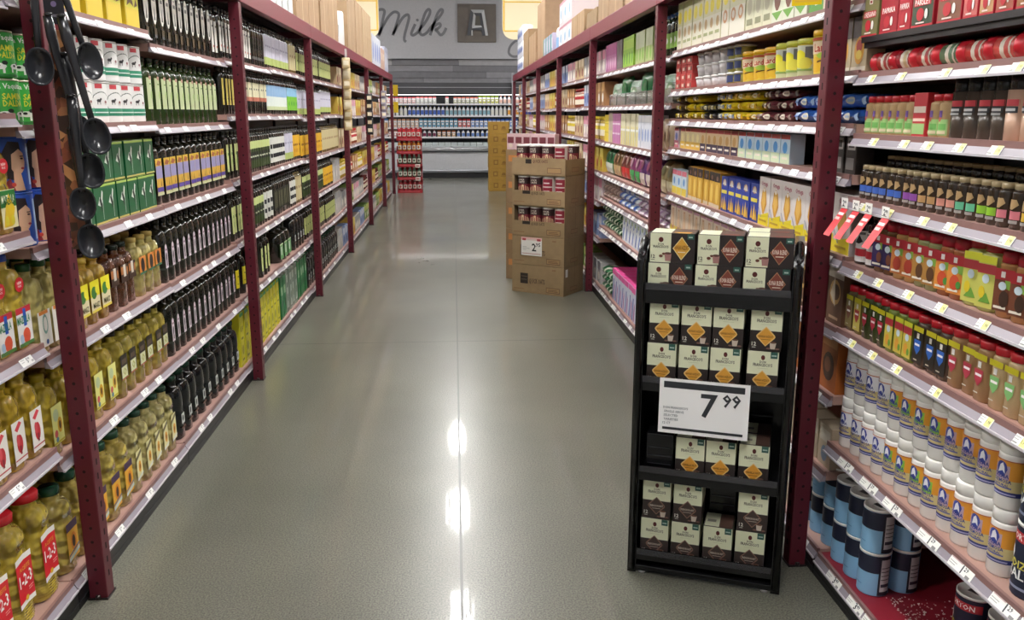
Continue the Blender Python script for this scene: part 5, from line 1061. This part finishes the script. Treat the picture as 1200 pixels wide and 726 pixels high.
# ------------------------------------------------------------------ spoons and clip strip on the first left post
def spoon(nm, L, bl, bw, holes=False):
    H = MB().tube([(0, 0, -.02), (0, .004, L*.15), (0, .008, L*.5), (0, .01, L*.8), (0, .006, L)], [.009, .0095, .0115, .0155, .013], 'g:2a2b2f', 10, .7)
    H.lathe([(.004, L-.002), (.012, L+.003), (.012, L+.006), (.004, L+.01)], 'g:26282b', 10)
    B = MB(); n = 20; rings = 6; vs = []; fs = []
    for sgn, dz in ((1, 0), (0, .003)):
        for i in range(rings+1):
            t = i/rings
            for j in range(n):
                a = 2*PI*j/n
                vs.append((bw/2*t*math.cos(a), (.03*(1-t*t))+(.0035 if sgn == 0 else 0)*(1-.3*t)-.012, -bl/2+bl/2*t*math.sin(a)*(1+.06*math.cos(2*a))))
    m_ = (rings+1)*n
    for q in (0, 1):
        for i in range(rings):
            for j in range(n):
                a = q*m_+i*n+j; b = q*m_+i*n+(j+1) % n
                fs.append((a, a+n, b+n, b) if q == 0 else (a, b, b+n, a+n))
    for j in range(n):
        a = rings*n+j; b = rings*n+(j+1) % n; fs.append((a, a+m_, b+m_, b))
    B.add(vs, fs, 'g:303237', True)
    if holes: B.decal([('e', 0, -.03, .005, .008, 'x:050505'), ('e', 0, -.052, .005, .008, 'x:050505'), ('e', 0, -.074, .005, .008, 'x:050505')], lambda u, v, o: (u, .0152-o, v))
    return P(nm, 'spoon', [('bowl', B), ('handle', H)], bw, .05, bl+L)
sp1 = spoon('serving_spoon', .27, .112, .074); sp2 = spoon('slotted_spoon', .25, .105, .072, True)
SPN = [(-1.181, 1.729, 2.60, sp1, .03, .35, 'wide serving spoon hanging on the aisle face, leftmost'), (-1.041, 1.743, 2.61, sp1, -.3, 1.0, 'serving spoon turned edgewise right of the hanging card'), (-1.089, 1.539, 2.63, sp1, -.2, 1.0, 'narrow looking spoon in the middle of the hanging card'),
       (-1.044, 1.532, 2.6, sp1, -.18, .5, 'serving spoon beside the white cow cans'), (-1.071, 1.433, 2.64, sp1, -.12, .55, 'serving spoon in front of the green horn tins'), (-1.102, 1.333, 2.61, sp2, .0, .25, 'slotted spoon with three holes low on the card'), (-1.091, 1.225, 2.64, sp1, -.06, .3, 'lowest serving spoon on the hanging card')]
for x, z, y, p, ry, rz, lb in SPN:
    x *= y/2.66; z = 1.6+(z-1.6)*y/2.66
    o = place(p, (x+math.sin(ry)*.056, y, z+.056), 0, 'Black '+lb, 'black spoons on the clip strip')
    o.rotation_euler = (.05, ry, rz)
def food_mat():
    m = bpy.data.materials.new('food_photo_print'); m.use_nodes = True; nt = m.node_tree; b = nt.nodes['Principled BSDF']
    tc = nt.nodes.new('ShaderNodeTexCoord'); v = nt.nodes.new('ShaderNodeTexVoronoi'); v.inputs['Scale'].default_value = 32
    r = nt.nodes.new('ShaderNodeValToRGB'); e = r.color_ramp.elements
    e[0].color = lin('1c1410'); e[1].color = lin('c08a5a'); e[1].position = .8; k = r.color_ramp.elements.new(.4); k.color = lin('4a2c1c'); k = r.color_ramp.elements.new(.6); k.color = lin('8a4a34')
    nt.links.new(tc.outputs['Object'], v.inputs['Vector']); nt.links.new(v.outputs['Color'], r.inputs[0]); nt.links.new(r.outputs[0], b.inputs['Base Color']); b.inputs['Roughness'].default_value = .4
    return m
cs = empty('clip_strip', (-1.125, 2.665, 1.2)); note(cs, 'long hanging clip strip card with food picture on first left post', 'clip strip')
cdm = MB().box(-.024, .024, -.0015, .0015, 0, .93, 'p:2a1c16').mesh('card'); cdm.materials.clear(); cdm.materials.append(food_mat()); obj('card', cdm, cs)
obj('header', MB().box(-.028, .028, -.003, -.0016, .63, .73, 'p:2c2e3c').decal([('e', .0, .7, .008, .008, '9a8ac0'), ('r', -.02, .665, .02, .672, '8a8a98'), ('r', -.024, .63, .024, .645, 'b0505a')], front(-.003)), cs)
obj('hook', MB().tube([(0, .0, .92), (-.0, .03, .95), (-.035, .06, .95), (-.068, .06, .94)], .003, 'm:8a8a8a', 6), cs)
# strips of small packs on posts further along
def strip(y, n, cols, z0, nm, side=-1):
    x = side*1.165
    o = empty('hanging_strip', (x, y, z0-.11*n)); note(o, nm, 'clip strip', 'hanging strips on the left posts')
    obj('strip', MB().box(-.012, .012, -.001, .001, 0, .11*n+.1, 'g:d8d8d4').tube([(0, 0, .11*n+.09), (side*.03, .06, .11*n+.1)], .003, 'm:8a8a8a', 6), o)
    for i in range(n):
        c = cols[i % len(cols)]
        b = bag('snack_pack', .09, .03, .12, 'f:'+c, [('r', -.8, .3, .8, .7, 'f:d8ccb0')])
        q = obj('pack', b.parts[0][1], o, (.0, -.02-.004*(i % 2), .11*i)); q.rotation_euler = (-.15, 0, .2*(-1)**i)
strip(9.95, 7, ['c8b48a', 'b8a070', 'd0c09a'], 2.18, 'strip of beige snack packs hanging on the fourth left post')
strip(12.5, 5, ['1c1c20', '2a2a30'], 1.85, 'strip of black packs hanging on the fifth left post')
strip(15.05, 4, ['a8a4b4', '8a8494'], 1.95, 'strip of grey packs hanging on the sixth left post')

# ------------------------------------------------------------------ stock on top of the racks
def carton2(nm, w, d, h, c, tape=True, its=()): return carton(nm, w, d, h, c, list(its)+([('r', -.03, 0, .03, 1, 'c4a87a')] if tape else []), b=.004)
ZT = 2.3215
def topbox(side, y0, y1, w_n, d, h, c, lab, its=(), back=.0, z=ZT, stack=1, nm='stock_carton', cat='cardboard box', tape=True, gap=.02):
    w = (y1-y0)/w_n
    p = carton2(nm, w-gap, d, h, c, tape, its); p.cat = cat
    for i in range(w_n):
        for s in range(stack):
            place(p, (side*(1.26+back+d/2), y0+(i+.5)*w, z+s*(h+.001)), (PI/2 if side < 0 else -PI/2)+RND.uniform(-.02, .02), (f'{ORD[i]} ' if w_n > 1 else '')+(('lower ', 'upper ', 'topmost ')[s] if stack > 1 else '')+lab+f', atop {"left" if side < 0 else "right"} rack', lab if w_n*stack > 1 else None)
wh_its = [('r', -.8, .1, .8, .9, 'dfe4e8'), ('r', -.5, .5, .5, .7, '8aa0b8'), ('r', -1, 0, -.9, 1, '5a6a70')]
topbox(-1, 5.25, 7.35, 9, .25, .3, 'p:d8dcdc', 'white plastic jug pack', wh_its, nm='white_pack', cat='pack', tape=False)
topbox(-1, 7.5, 8.75, 2, .4, .62, 'c:a88b6a', 'tan carton')
topbox(-1, 8.8, 10.1, 2, .4, .56, 'c:a08464', 'brown carton')
bg_ = bag('dark_bag', .4, .25, .42, 'f:3a4240', [('r', -.5, .3, .5, .6, 'f:5a625e')]); place(bg_, (-1.42, 10.4, ZT), PI/2, 'dark grey bag between cartons atop the left rack')
roll = P('paper_roll', 'roll', [('roll', MB().lathe([(.13, 0), (.14, .02), (.14, .42), (.13, .44)], 'f:dcdcda', 16))], .28, .28, .44); place(roll, (-1.42, 10.85, ZT), 0, 'white wrapped roll beside the dark bag atop left rack')
topbox(-1, 11.1, 12.8, 4, .4, .72, 'c:a28768', 'tall tan carton')
topbox(-1, 12.9, 14.2, 4, .4, .36, 'c:ab9272', 'low tan carton', stack=2)
topbox(-1, 14.3, 15.9, 4, .3, .5, 'p:c9cdd8', 'white blue wrapped pack', [('e', 0, .5, .6, .3, '7a8ac0')], nm='wrapped_pack', cat='pack', tape=False)
topbox(-1, 16.0, 16.8, 2, .35, .4, 'p:c8a898', 'pink tan pack', [('r', -.7, .5, .7, .8, 'd8c8b8')], nm='wrapped_pack', cat='pack', tape=False)
topbox(-1, 16.85, 17.7, 3, .35, .48, 'p:b8bcd0', 'pale violet wrapped pack', [('e', 0, .5, .6, .3, 'e0e0ea')], nm='wrapped_pack', cat='pack', tape=False)
topbox(1, 5.5, 6.75, 2, .42, .6, 'c:a98d6c', 'big tan carton', back=.03)
topbox(1, 6.8, 7.95, 2, .42, .5, 'c:a08566', 'tan carton by the beam joint', back=.02)
flap = obj('open_carton', MB().box(-.3, .3, -.2, .2, 0, .2, CB).box(-.3, .3, -.2, -.196, .2, .2, CB).prism([(-.3, .2), (.3, .2), (.25, .31), (-.25, .31)], -.06, -.054, CB).box(-.29, .29, -.19, .19, .2, .201, 'x:3a2c20'), None, (1.49, 8.35, ZT), -PI/2); note(flap, 'open flapped low carton behind the right beam', 'cardboard box')
topbox(1, 8.75, 9.7, 2, .4, .26, 'c:a88c6a', 'flat tan carton', back=.02)
topbox(1, 9.75, 10.9, 3, .35, .27, 'p:d8ccd0', 'white pink bottle pack', [('r', -.7, .15, .7, .85, 'e6e8ea'), ('e', 0, .5, .4, .2, '8ab0d0'), ('r', -1, .9, 1, 1, 'c08a9a')], stack=2, nm='bottle_pack', cat='pack', tape=False, back=.03)
bb = bottle('blue_cap_jug', .2, .36, 'g:d8dce0', 'g:2f6ab8', [('r', -1, 0, 1, 1, '8ab0d8')], lz=(.1, .5), nr=.4); place(bb, (1.38, 11.1, ZT), -PI/2, 'white jug with blue cap atop the right rack')
topbox(1, 11.3, 12.5, 4, .3, .26, 'p:b8b0c8', 'violet teal pack', [('r', -1, 0, 0, 1, '4a9a9a'), ('r', 0, .3, .8, .8, 'd8d0e0')], nm='wrapped_pack', cat='pack', tape=False)
topbox(1, 12.6, 13.7, 2, .45, .84, 'c:a18466', 'tallest tan carton', back=.03)
topbox(1, 13.8, 15.1, 3, .4, .5, 'c:a88a6a', 'upright tan carton', back=.02)
topbox(1, 15.2, 16.3, 3, .4, .66, 'c:9d8364', 'far tan carton', back=.02)
rolls = P('paper_towel_roll', 'roll', [('roll', MB().lathe([(.09, 0), (.1, .01), (.1, .27), (.09, .28)], 'f:dfe2ea', 14).decal([('e', 0, .14, .05, .06, '7a86b0')], wrap(.1), sub=6, step=.002))], .2, .2, .28)
for i in range(6):
    for s_ in range(3): place(rolls, (1.37, 16.5+i*.215, ZT+s_*.281), -PI/2, f'{ORD[i]} paper towel roll, {("lowest", "middle", "topmost")[s_]} layer, atop right rack end', 'paper towel rolls on the right rack')
z_, tg = 2.325, MB().box(-.05, .05, -.001, 0, -.06, .06, 'd8d8d4').decal([('r', -.04, .02, .04, .04, '9a9a9a')], front(-.001))
o = obj('beam_tag', tg, None, (-1.183, 5.18, 2.285), PI/2); note(o, 'white paper tag on the left top beam above the second post', 'tag')

# ------------------------------------------------------------------ stacks at the far end of the aisle
tray = P('drink_tray', 'drink case', [('tray', MB().box(-.25, .25, -.2, .2, 0, .06, 'p:a5242e').box(-.25, .25, .195, .2, .06, .255, 'p:a5242e').box(-.25, -.244, -.2, .195, .06, .15, 'p:a5242e').box(.244, .25, -.2, .195, .06, .15, 'p:c08a92').decal([('r', -.2, .015, .2, .045, 'c8525a')], front(-.2004)))], .5, .4, .26)
dr = lambda c, t: P('drink_bottle', 'bottle', [('bottle', MB().lathe([(.038, 0), (.04, .01), (.04, .13), (.02, .165), (.02, .18)], 'g:'+c, 10).lathe([(.022, .175), (.022, .195)], 'g:'+t, 8).decal([('r', -.045, .03, .045, .11, 'd8d4c8'), ('e', 0, .07, .02, .025, c)], wrap(.04), sub=5, step=.001))], .082, .082, .195)
DK = [dr('a03038', 'd8c8c8'), dr('4a5a4a', 'b8b8b0'), dr('4a5244', 'b8b8b0'), dr('b8702a', 'd8c8b8'), dr('c2343c', 'e0d0d0')]
cs_ = math.cos(0.02)
for l in range(5):
    place(tray, (-.905, 18.12, l*.262), 0, f'{ORD[l]} red drink case from the floor, stack by far left post', 'red drink cases stacked at the aisle end')
    for i in range(5): place(DK[l], (-1.095+i*.095, 17.965, l*.262+.0605), 0, f'{ORD[i]} bottle from left in {ORD[l]} red drink case from the floor', 'bottles in the red drink cases')
for l in (2, 1):
    o = obj('price_card', MB().box(-.05, .05, -.001, 0, 0, .07, 'e8dcd8').decal([('r', -.035, .02, .03, .045, 'b05a5a')], front(-.001)), None, (-.74, 17.915, l*.262+.0-.01), 0); note(o, f'small white price card on the {ORD[l]} red drink case', 'price card')
tan = carton('mustard_carton', .43, .38, .235, 'c:b08a3c', [('r', -.55, .3, -.1, .75, '8a6420'), ('r', -.45, .4, -.2, .65, 'b08a3c'), ('p', [(.25, .4), (.7, .4), (.6, .62), (.35, .62)], '8a6420'), ('r', .2, .3, .75, .35, '8a6420')], b=.004)
for i in range(6): place(tan, (.931, 18.39, i*.2365), .02*(-1)**i, f'{ORD[i]} mustard yellow carton from the floor, stack at aisle end', 'mustard cartons stacked at the aisle end')

# ------------------------------------------------------------------ dairy case along the far wall
dc = empty('dairy_case', (0, 22, 0)); note(dc, 'long open dairy cooler with light grey front at far wall', 'refrigerated case')
X0, X1 = -2.6, 2.6
obj('base', MB().box(X0, X1, .05, .85, 0, .13, 'e:17181b'), dc)
obj('bumper', MB().box(X0, X1, -.02, .05, .135, .2, 'm:8d9096', .01), dc)
obj('front_panel', MB().box(X0, X1, .02, .1, .2, .64, 'e:bdbec3'), dc)
obj('glass_rail', MB().box(X0, X1, -.02, .06, .64, .67, 'e:34363c').box(X0, X1, -.02, .04, .67, .735, 'm:a8abb0', .01), dc)
obj('back_wall', MB().box(X0, X1, .86, .9, 0, 2.35, 'e:33353b'), dc)
obj('deck', MB().box(X0, X1, .1, .86, .74, .77, 'e:c4c6ca'), dc)
SZ = [1.0, 1.23, 1.525, 1.815]
for i, z in enumerate(SZ):
    s = obj('case_shelf', MB().box(X0, X1, .38, .86, z-.02, z, 'e:b8babf').box(X0, X1, .365, .38, z-.028, z+.004, 'i:e4e4e6').box(X0, X1, .37, .385, z-.05, z-.028, 'e:1d1e22'), dc)
obj('canopy', MB().box(X0, X1, .02, .86, 2.06, 2.32, 'e:3c3d43').box(X0, X1, -.0, .02, 2.2, 2.215, 'm:9a9ca2').box(X0, X1, .05, .4, 2.04, 2.06, 'e:1c1d20'), dc)
CLM = LM.copy(); CLM.node_tree.nodes['Principled BSDF'].inputs['Emission Strength'].default_value = 7
cl = MB().box(X0+.1, X1-.1, .3, .34, 2.03, 2.055, 'p:ffffff').mesh('case_lamp'); cl.materials.clear(); cl.materials.append(CLM); obj('case_lamp', cl, dc)
def milkb(c, t, w=.085, h=.22): return P('dairy_bottle', 'bottle', [('bottle', MB().lathe([(w*.46, 0), (w*.5, .01), (w*.5, h*.62), (w*.2, h*.86), (w*.2, h*.9)], 'g:e6e6ea', 10).lathe([(w*.22, h*.88), (w*.22, h)], 'g:'+t, 8).decal([('r', -w*.5, h*.12, w*.5, h*.55, c)], wrap(w/2), sub=6, step=.001))], w, w, h)
def milkc(c, t, w=.085, h=.2): return P('dairy_carton', 'carton', [('carton', MB().box(-w/2, w/2, -w/2, w/2, 0, h*.78, 'p:e2e2e6').add([(-w/2, -w/2, h*.78), (w/2, -w/2, h*.78), (w/2, w/2, h*.78), (-w/2, w/2, h*.78), (-w/2, 0, h), (w/2, 0, h)], [(0, 1, 5, 4), (2, 3, 4, 5), (0, 4, 3), (1, 2, 5)], t).decal([('r', -w*.46, h*.1, w*.46, h*.6, c), ('e', 0, h*.4, w*.3, h*.12, 'e8e8ea')], front(-w/2-.0003)))], w, w, h)
DR = [  # rows from the lowest: (kind, colour names, count)
    [(milkc('c8a8a0', 'c88a7a', h=.17), 'peach carton', 9), (milkb('7a2a4a', 'a83a5a', h=.18), 'maroon yogurt bottle', 8), (milkc('c8a070', 'b8704a', h=.16), 'tan carton', 4), (milkb('6a8ac8', '3a5ab0', h=.18), 'blue yogurt bottle', 11), (milkb('b8bcc8', '8a90a8', h=.18), 'grey bottle', 9)],
    [(milkc('b8c8dc', '5a7ab0', h=.23), 'pale blue milk carton', 8), (milkc('d8b8a0', 'c89a80', h=.22), 'apricot carton', 7), (milkc('5a9ab8', '4a8ab0', h=.23), 'teal milk carton', 9), (milkc('c85a5a', 'b83a44', h=.22), 'red milk carton', 3), (milkc('6a90cc', '3f63b0', h=.22), 'blue milk carton', 11), (milkb('e0dcd0', '2a2a2a', h=.24), 'white cream bottle', 8)],
    [(milkc('a8b8d0', '8a9ac0', h=.22), 'pale milk carton', 6), (milkb('d8d8d0', 'c8c070', h=.24), 'ivory milk bottle', 7), (milkb('4a6ac0', '2a4ab0', h=.25), 'blue label milk bottle', 9), (milkb('8ab0c0', '5a8ab0', h=.24), 'aqua milk bottle', 11), (milkb('e0e0d8', 'd0d0d0', h=.26), 'plain milk bottle', 4), (milkb('d89a3a', 'd8882a', w=.08, h=.25), 'orange juice bottle', 4), (milkb('3a3f8a', '2a2f7a', h=.24), 'indigo bottle', 7)],
    [(milkc('c88a90', 'b8505a', h=.17), 'rosy cup', 8), (milkc('d0a8a4', 'c05a60', h=.17), 'pink cup', 7), (milkc('c8c8c0', 'c86a6a', h=.18), 'white red cup', 9), (milkc('a8a888', 'b86a5a', h=.17), 'olive cup', 6), (milkc('b8b84a', '8aa03a', h=.2), 'lime carton', 5), (milkb('d8b0a0', 'c8805a', h=.2), 'peach bottle', 5), (milkb('d88a2a', 'c87a2a', h=.21), 'amber juice bottle', 8)]]
rw = ['lowest', 'second', 'third', 'top']
for k, row in enumerate(DR):
    x = -2.5; tot = sum(n for _, _, n in row); pit = 5.0/tot
    for p, nm, n in row:
        for i in range(n):
            if not ((k == 2 and i == 5 and 'pale' in nm) or (k == 3 and nm == 'white red cup' and i in (5, 6, 8))):
                if -1.95 < x < 1.9: place(p, (x+pit/2, 22.44, SZ[k]+.001), 0, f'{ORD[i]} {nm} from left, {rw[k]} dairy case shelf', f'{nm}s, {rw[k]} dairy case shelf')
            x += pit
tubp = P('dairy_tub', 'tub', [('tub', MB().box(-.075, .075, -.1, .1, 0, .1, 'f:c4ccce', .01).decal([('e', 0, 0, .05, .06, '8a9aa0')], topz(.1005)))], .15, .2, .1)
for i in range(22): place(tubp, (-1.75+i*.16, 22.25, .771), 0, f'{ORD[i] if i < 20 else ("twenty-first", "twenty-second")[i-20]} pale tub from left, open dairy case deck', 'tubs on the dairy case deck')
for i, z in enumerate((1.6, 2.0)):
    o = obj('yellow_clip_sign', MB().box(-.06, .06, -.002, .002, 0, .26, 'g:d8b424'), None, (-1.4, 21.9, z), .3); note(o, f'{("lower", "upper")[i]} yellow shelf sign at the dairy case end', 'sign')
    obj('bracket', MB().tube([(0, .002, .13), (0, .12, .13)], .006, 'm:8a8a8a', 6), o)
pl = obj('case_end_post', MB().box(1.44, 1.5, 21.85, 21.95, 0, 2.55, 'e:a8aab0', .005)); note(pl, 'pale metal end upright in front of the dairy case', 'upright')

# ------------------------------------------------------------------ lettering on the far wall
def ribbon(paths, t, y0, y1, c):
    B = MB()
    for pts in paths:
        # Catmull-Rom through the points
        P_ = [Vector((x, 0, z)) for x, z in pts]; cur = []
        for i in range(len(P_)-1):
            p0 = P_[max(i-1, 0)]; p1 = P_[i]; p2 = P_[i+1]; p3 = P_[min(i+2, len(P_)-1)]
            for q in range(8):
                s = q/8; cur.append(.5*((2*p1)+(p2-p0)*s+(2*p0-5*p1+4*p2-p3)*s*s+(3*p1-p0-3*p2+p3)*s**3))
        cur.append(P_[-1]); n = len(cur); vs = []
        for i, p in enumerate(cur):
            d = (cur[min(i+1, n-1)]-cur[max(i-1, 0)]).normalized(); nn = Vector((-d.z, 0, d.x))*t/2
            for y in (y0, y1):
                vs += [(p.x+nn.x, y, p.z+nn.z), (p.x-nn.x, y, p.z-nn.z)]
        fs = []
        for i in range(n-1):
            a = i*4; b = a+4
            fs += [(a, a+1, b+1, b), (a+2, b+2, b+3, a+3), (a, b, b+2, a+2), (a+1, a+3, b+3, b+1)]
        fs += [(0, 2, 3, 1), ((n-1)*4, (n-1)*4+1, (n-1)*4+3, (n-1)*4+2)]
        B.add(vs, fs, c)
        for e in (cur[0], cur[-1]): B.lathe([(t/2, 0), (t/2, abs(y1-y0))], c, 12).xf(Matrix()) if False else None
    return B
def wx(px): return (px-531.6)/1015*22.3*1.004+.0     # measured on the photograph, in metres along the wall
def wz(py): return 2.876+(70-py)*.02003
def pts(l, ox=420, oy=0, s=6.0): return [(wx(ox+x/s), wz(oy+y/s)) for x, y in l]
milk = [pts([(160, 92), (185, 75), (212, 70), (225, 85), (215, 130), (190, 235), (178, 252)]), pts([(182, 245), (215, 180), (250, 120), (285, 88), (312, 92), (318, 115), (300, 175), (280, 235), (275, 250)]), pts([(278, 240), (310, 180), (345, 125), (375, 105), (385, 125), (372, 180), (355, 240), (350, 280), (362, 295)]),
        pts([(425, 170), (405, 215), (398, 240), (410, 248), (435, 232), (455, 205)]), pts([(455, 205), (490, 160), (520, 105), (525, 75), (512, 68), (492, 95), (470, 160), (455, 215), (460, 240), (478, 245), (505, 225), (530, 190)]),
        pts([(530, 190), (570, 140), (602, 95), (608, 72), (596, 68), (575, 95), (550, 160), (522, 248)]), pts([(530, 215), (555, 180), (585, 165), (592, 180), (575, 200), (560, 208), (575, 225), (592, 245), (612, 232), (630, 195)])]
mk = ribbon(milk, .066, 22.294, 22.2995, 'e:77787f')
dot = (wx(420+440/6), wz(142/6)); mk.add([(dot[0]+.035*math.cos(2*PI*j/12), 22.294, dot[1]+.035*math.sin(2*PI*j/12)) for j in range(12)]+[(dot[0]+.035*math.cos(2*PI*j/12), 22.299, dot[1]+.035*math.sin(2*PI*j/12)) for j in range(12)], [tuple(range(12))]+[(i, (i+1) % 12, (i+1) % 12+12, i+12) for i in range(12)], 'e:77787f')
o = obj('wall_lettering', mk); note(o, 'grey script lettering reading milk on the far wall', 'wall lettering')
cc = ribbon([pts([(1145, 285), (1100, 282), (1060, 320), (1048, 365), (1065, 390), (1100, 395), (1150, 370)])], .06, 22.294, 22.299, 'e:77787f')
o = obj('wall_lettering', cc); note(o, 'curved grey script letter half hidden behind stock, far wall', 'wall lettering')
aw0, aw1, az0, az1 = wx(420+705/6), wx(420+962/6), wz(296/6), wz(28/6)
sa = empty('letter_sign', ((aw0+aw1)/2, 22.3, az0)); note(sa, 'square brown sign with a chiselled letter A on far wall', 'wall sign')
W2, H2 = (aw1-aw0)/2, az1-az0
obj('board', MB().box(-W2, W2, -.06, 0, 0, H2, 'd:6d655f', .006), sa)
def ap(l): return [((x-833)/257*2*W2, (296-y)/268*H2) for x, y in l]
A = MB()
A.prism(ap([(793, 70), (882, 70), (908, 250), (868, 250), (862, 212), (812, 212), (806, 250), (766, 250)]), -.1, -.06, 'e:3e4048')
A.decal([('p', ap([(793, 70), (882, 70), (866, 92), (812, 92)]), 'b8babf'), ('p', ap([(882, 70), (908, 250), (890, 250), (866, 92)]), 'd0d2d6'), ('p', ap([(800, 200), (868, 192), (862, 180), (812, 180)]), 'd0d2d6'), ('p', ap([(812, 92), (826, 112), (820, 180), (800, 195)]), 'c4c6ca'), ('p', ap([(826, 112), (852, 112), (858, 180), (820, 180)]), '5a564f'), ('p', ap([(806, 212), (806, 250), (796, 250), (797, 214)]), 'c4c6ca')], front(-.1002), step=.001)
obj('letter', A, sa)
# yellow rimmed hanging aisle signs
for x, nm in ((1.76, 'right'), (-2.2, 'left')):
    s = empty('aisle_sign', (x, 18.0, 0)); note(s, f'cream hanging aisle sign with yellow rim above the {nm} rack', 'hanging sign')
    w, z0, z1 = .765, 3.02, 4.25
    def out(w, a, b_, r): return [(-w, b_), (-w, a+r)]+[(-w+r-r*math.cos(PI/2*i/6), a+r-r*math.sin(PI/2*i/6)) for i in range(1, 7)]+[(w-r+r*math.sin(PI/2*i/6), a+r-r*math.cos(PI/2*i/6)) for i in range(0, 7)]+[(w, b_)]
    obj('board', MB().prism(out(w, z0, z1, .22), -.02, .02, 'g:e6d8b4'), s)
    R_ = MB()
    for xx in (-w+.03, w-.03): R_.box(xx-.015, xx+.015, -.03, .03, z0+.16, z1, 'g:dfb64a')
    R_.box(-w+.045, w-.045, -.028, -.02, z0+.15, z0+.175, 'g:dfb64a').box(-w+.045, w-.045, -.028, -.02, 3.72, 3.74, 'g:dfb64a')
    obj('rim', R_, s)
    for xx in (-.5, .5): obj('cable', MB().tube([(xx, 0, z1), (xx, 0, HC)], .006, 'm:8a8a8a', 6), s)

# ------------------------------------------------------------------ light level and view
wd = bpy.data.worlds.new('world'); SC.world = wd; wd.use_nodes = True
wd.node_tree.nodes['Background'].inputs[0].default_value = (.8, .85, 1, 1); wd.node_tree.nodes['Background'].inputs[1].default_value = .05
SC.view_settings.view_transform = 'Standard'; SC.view_settings.look = 'None'; SC.view_settings.gamma = 1; SC.view_settings.use_curve_mapping = False
SC.view_settings.exposure = EXPO
SC.cycles.use_denoising = True; SC.cycles.max_bounces = 8; SC.cycles.diffuse_bounces = 4; SC.cycles.glossy_bounces = 4; SC.cycles.transmission_bounces = 6; SC.cycles.transparent_max_bounces = 6
SC.cycles.sample_clamp_indirect = 6; SC.cycles.caustics_refractive = False; SC.cycles.caustics_reflective = False
print('OBJECTS', len(bpy.data.objects), 'DUPES', len(DUPES), sorted(set(' '.join(x.split()[1:]) for x in DUPES)), 'LONG', len(LONG), LONG[:12])
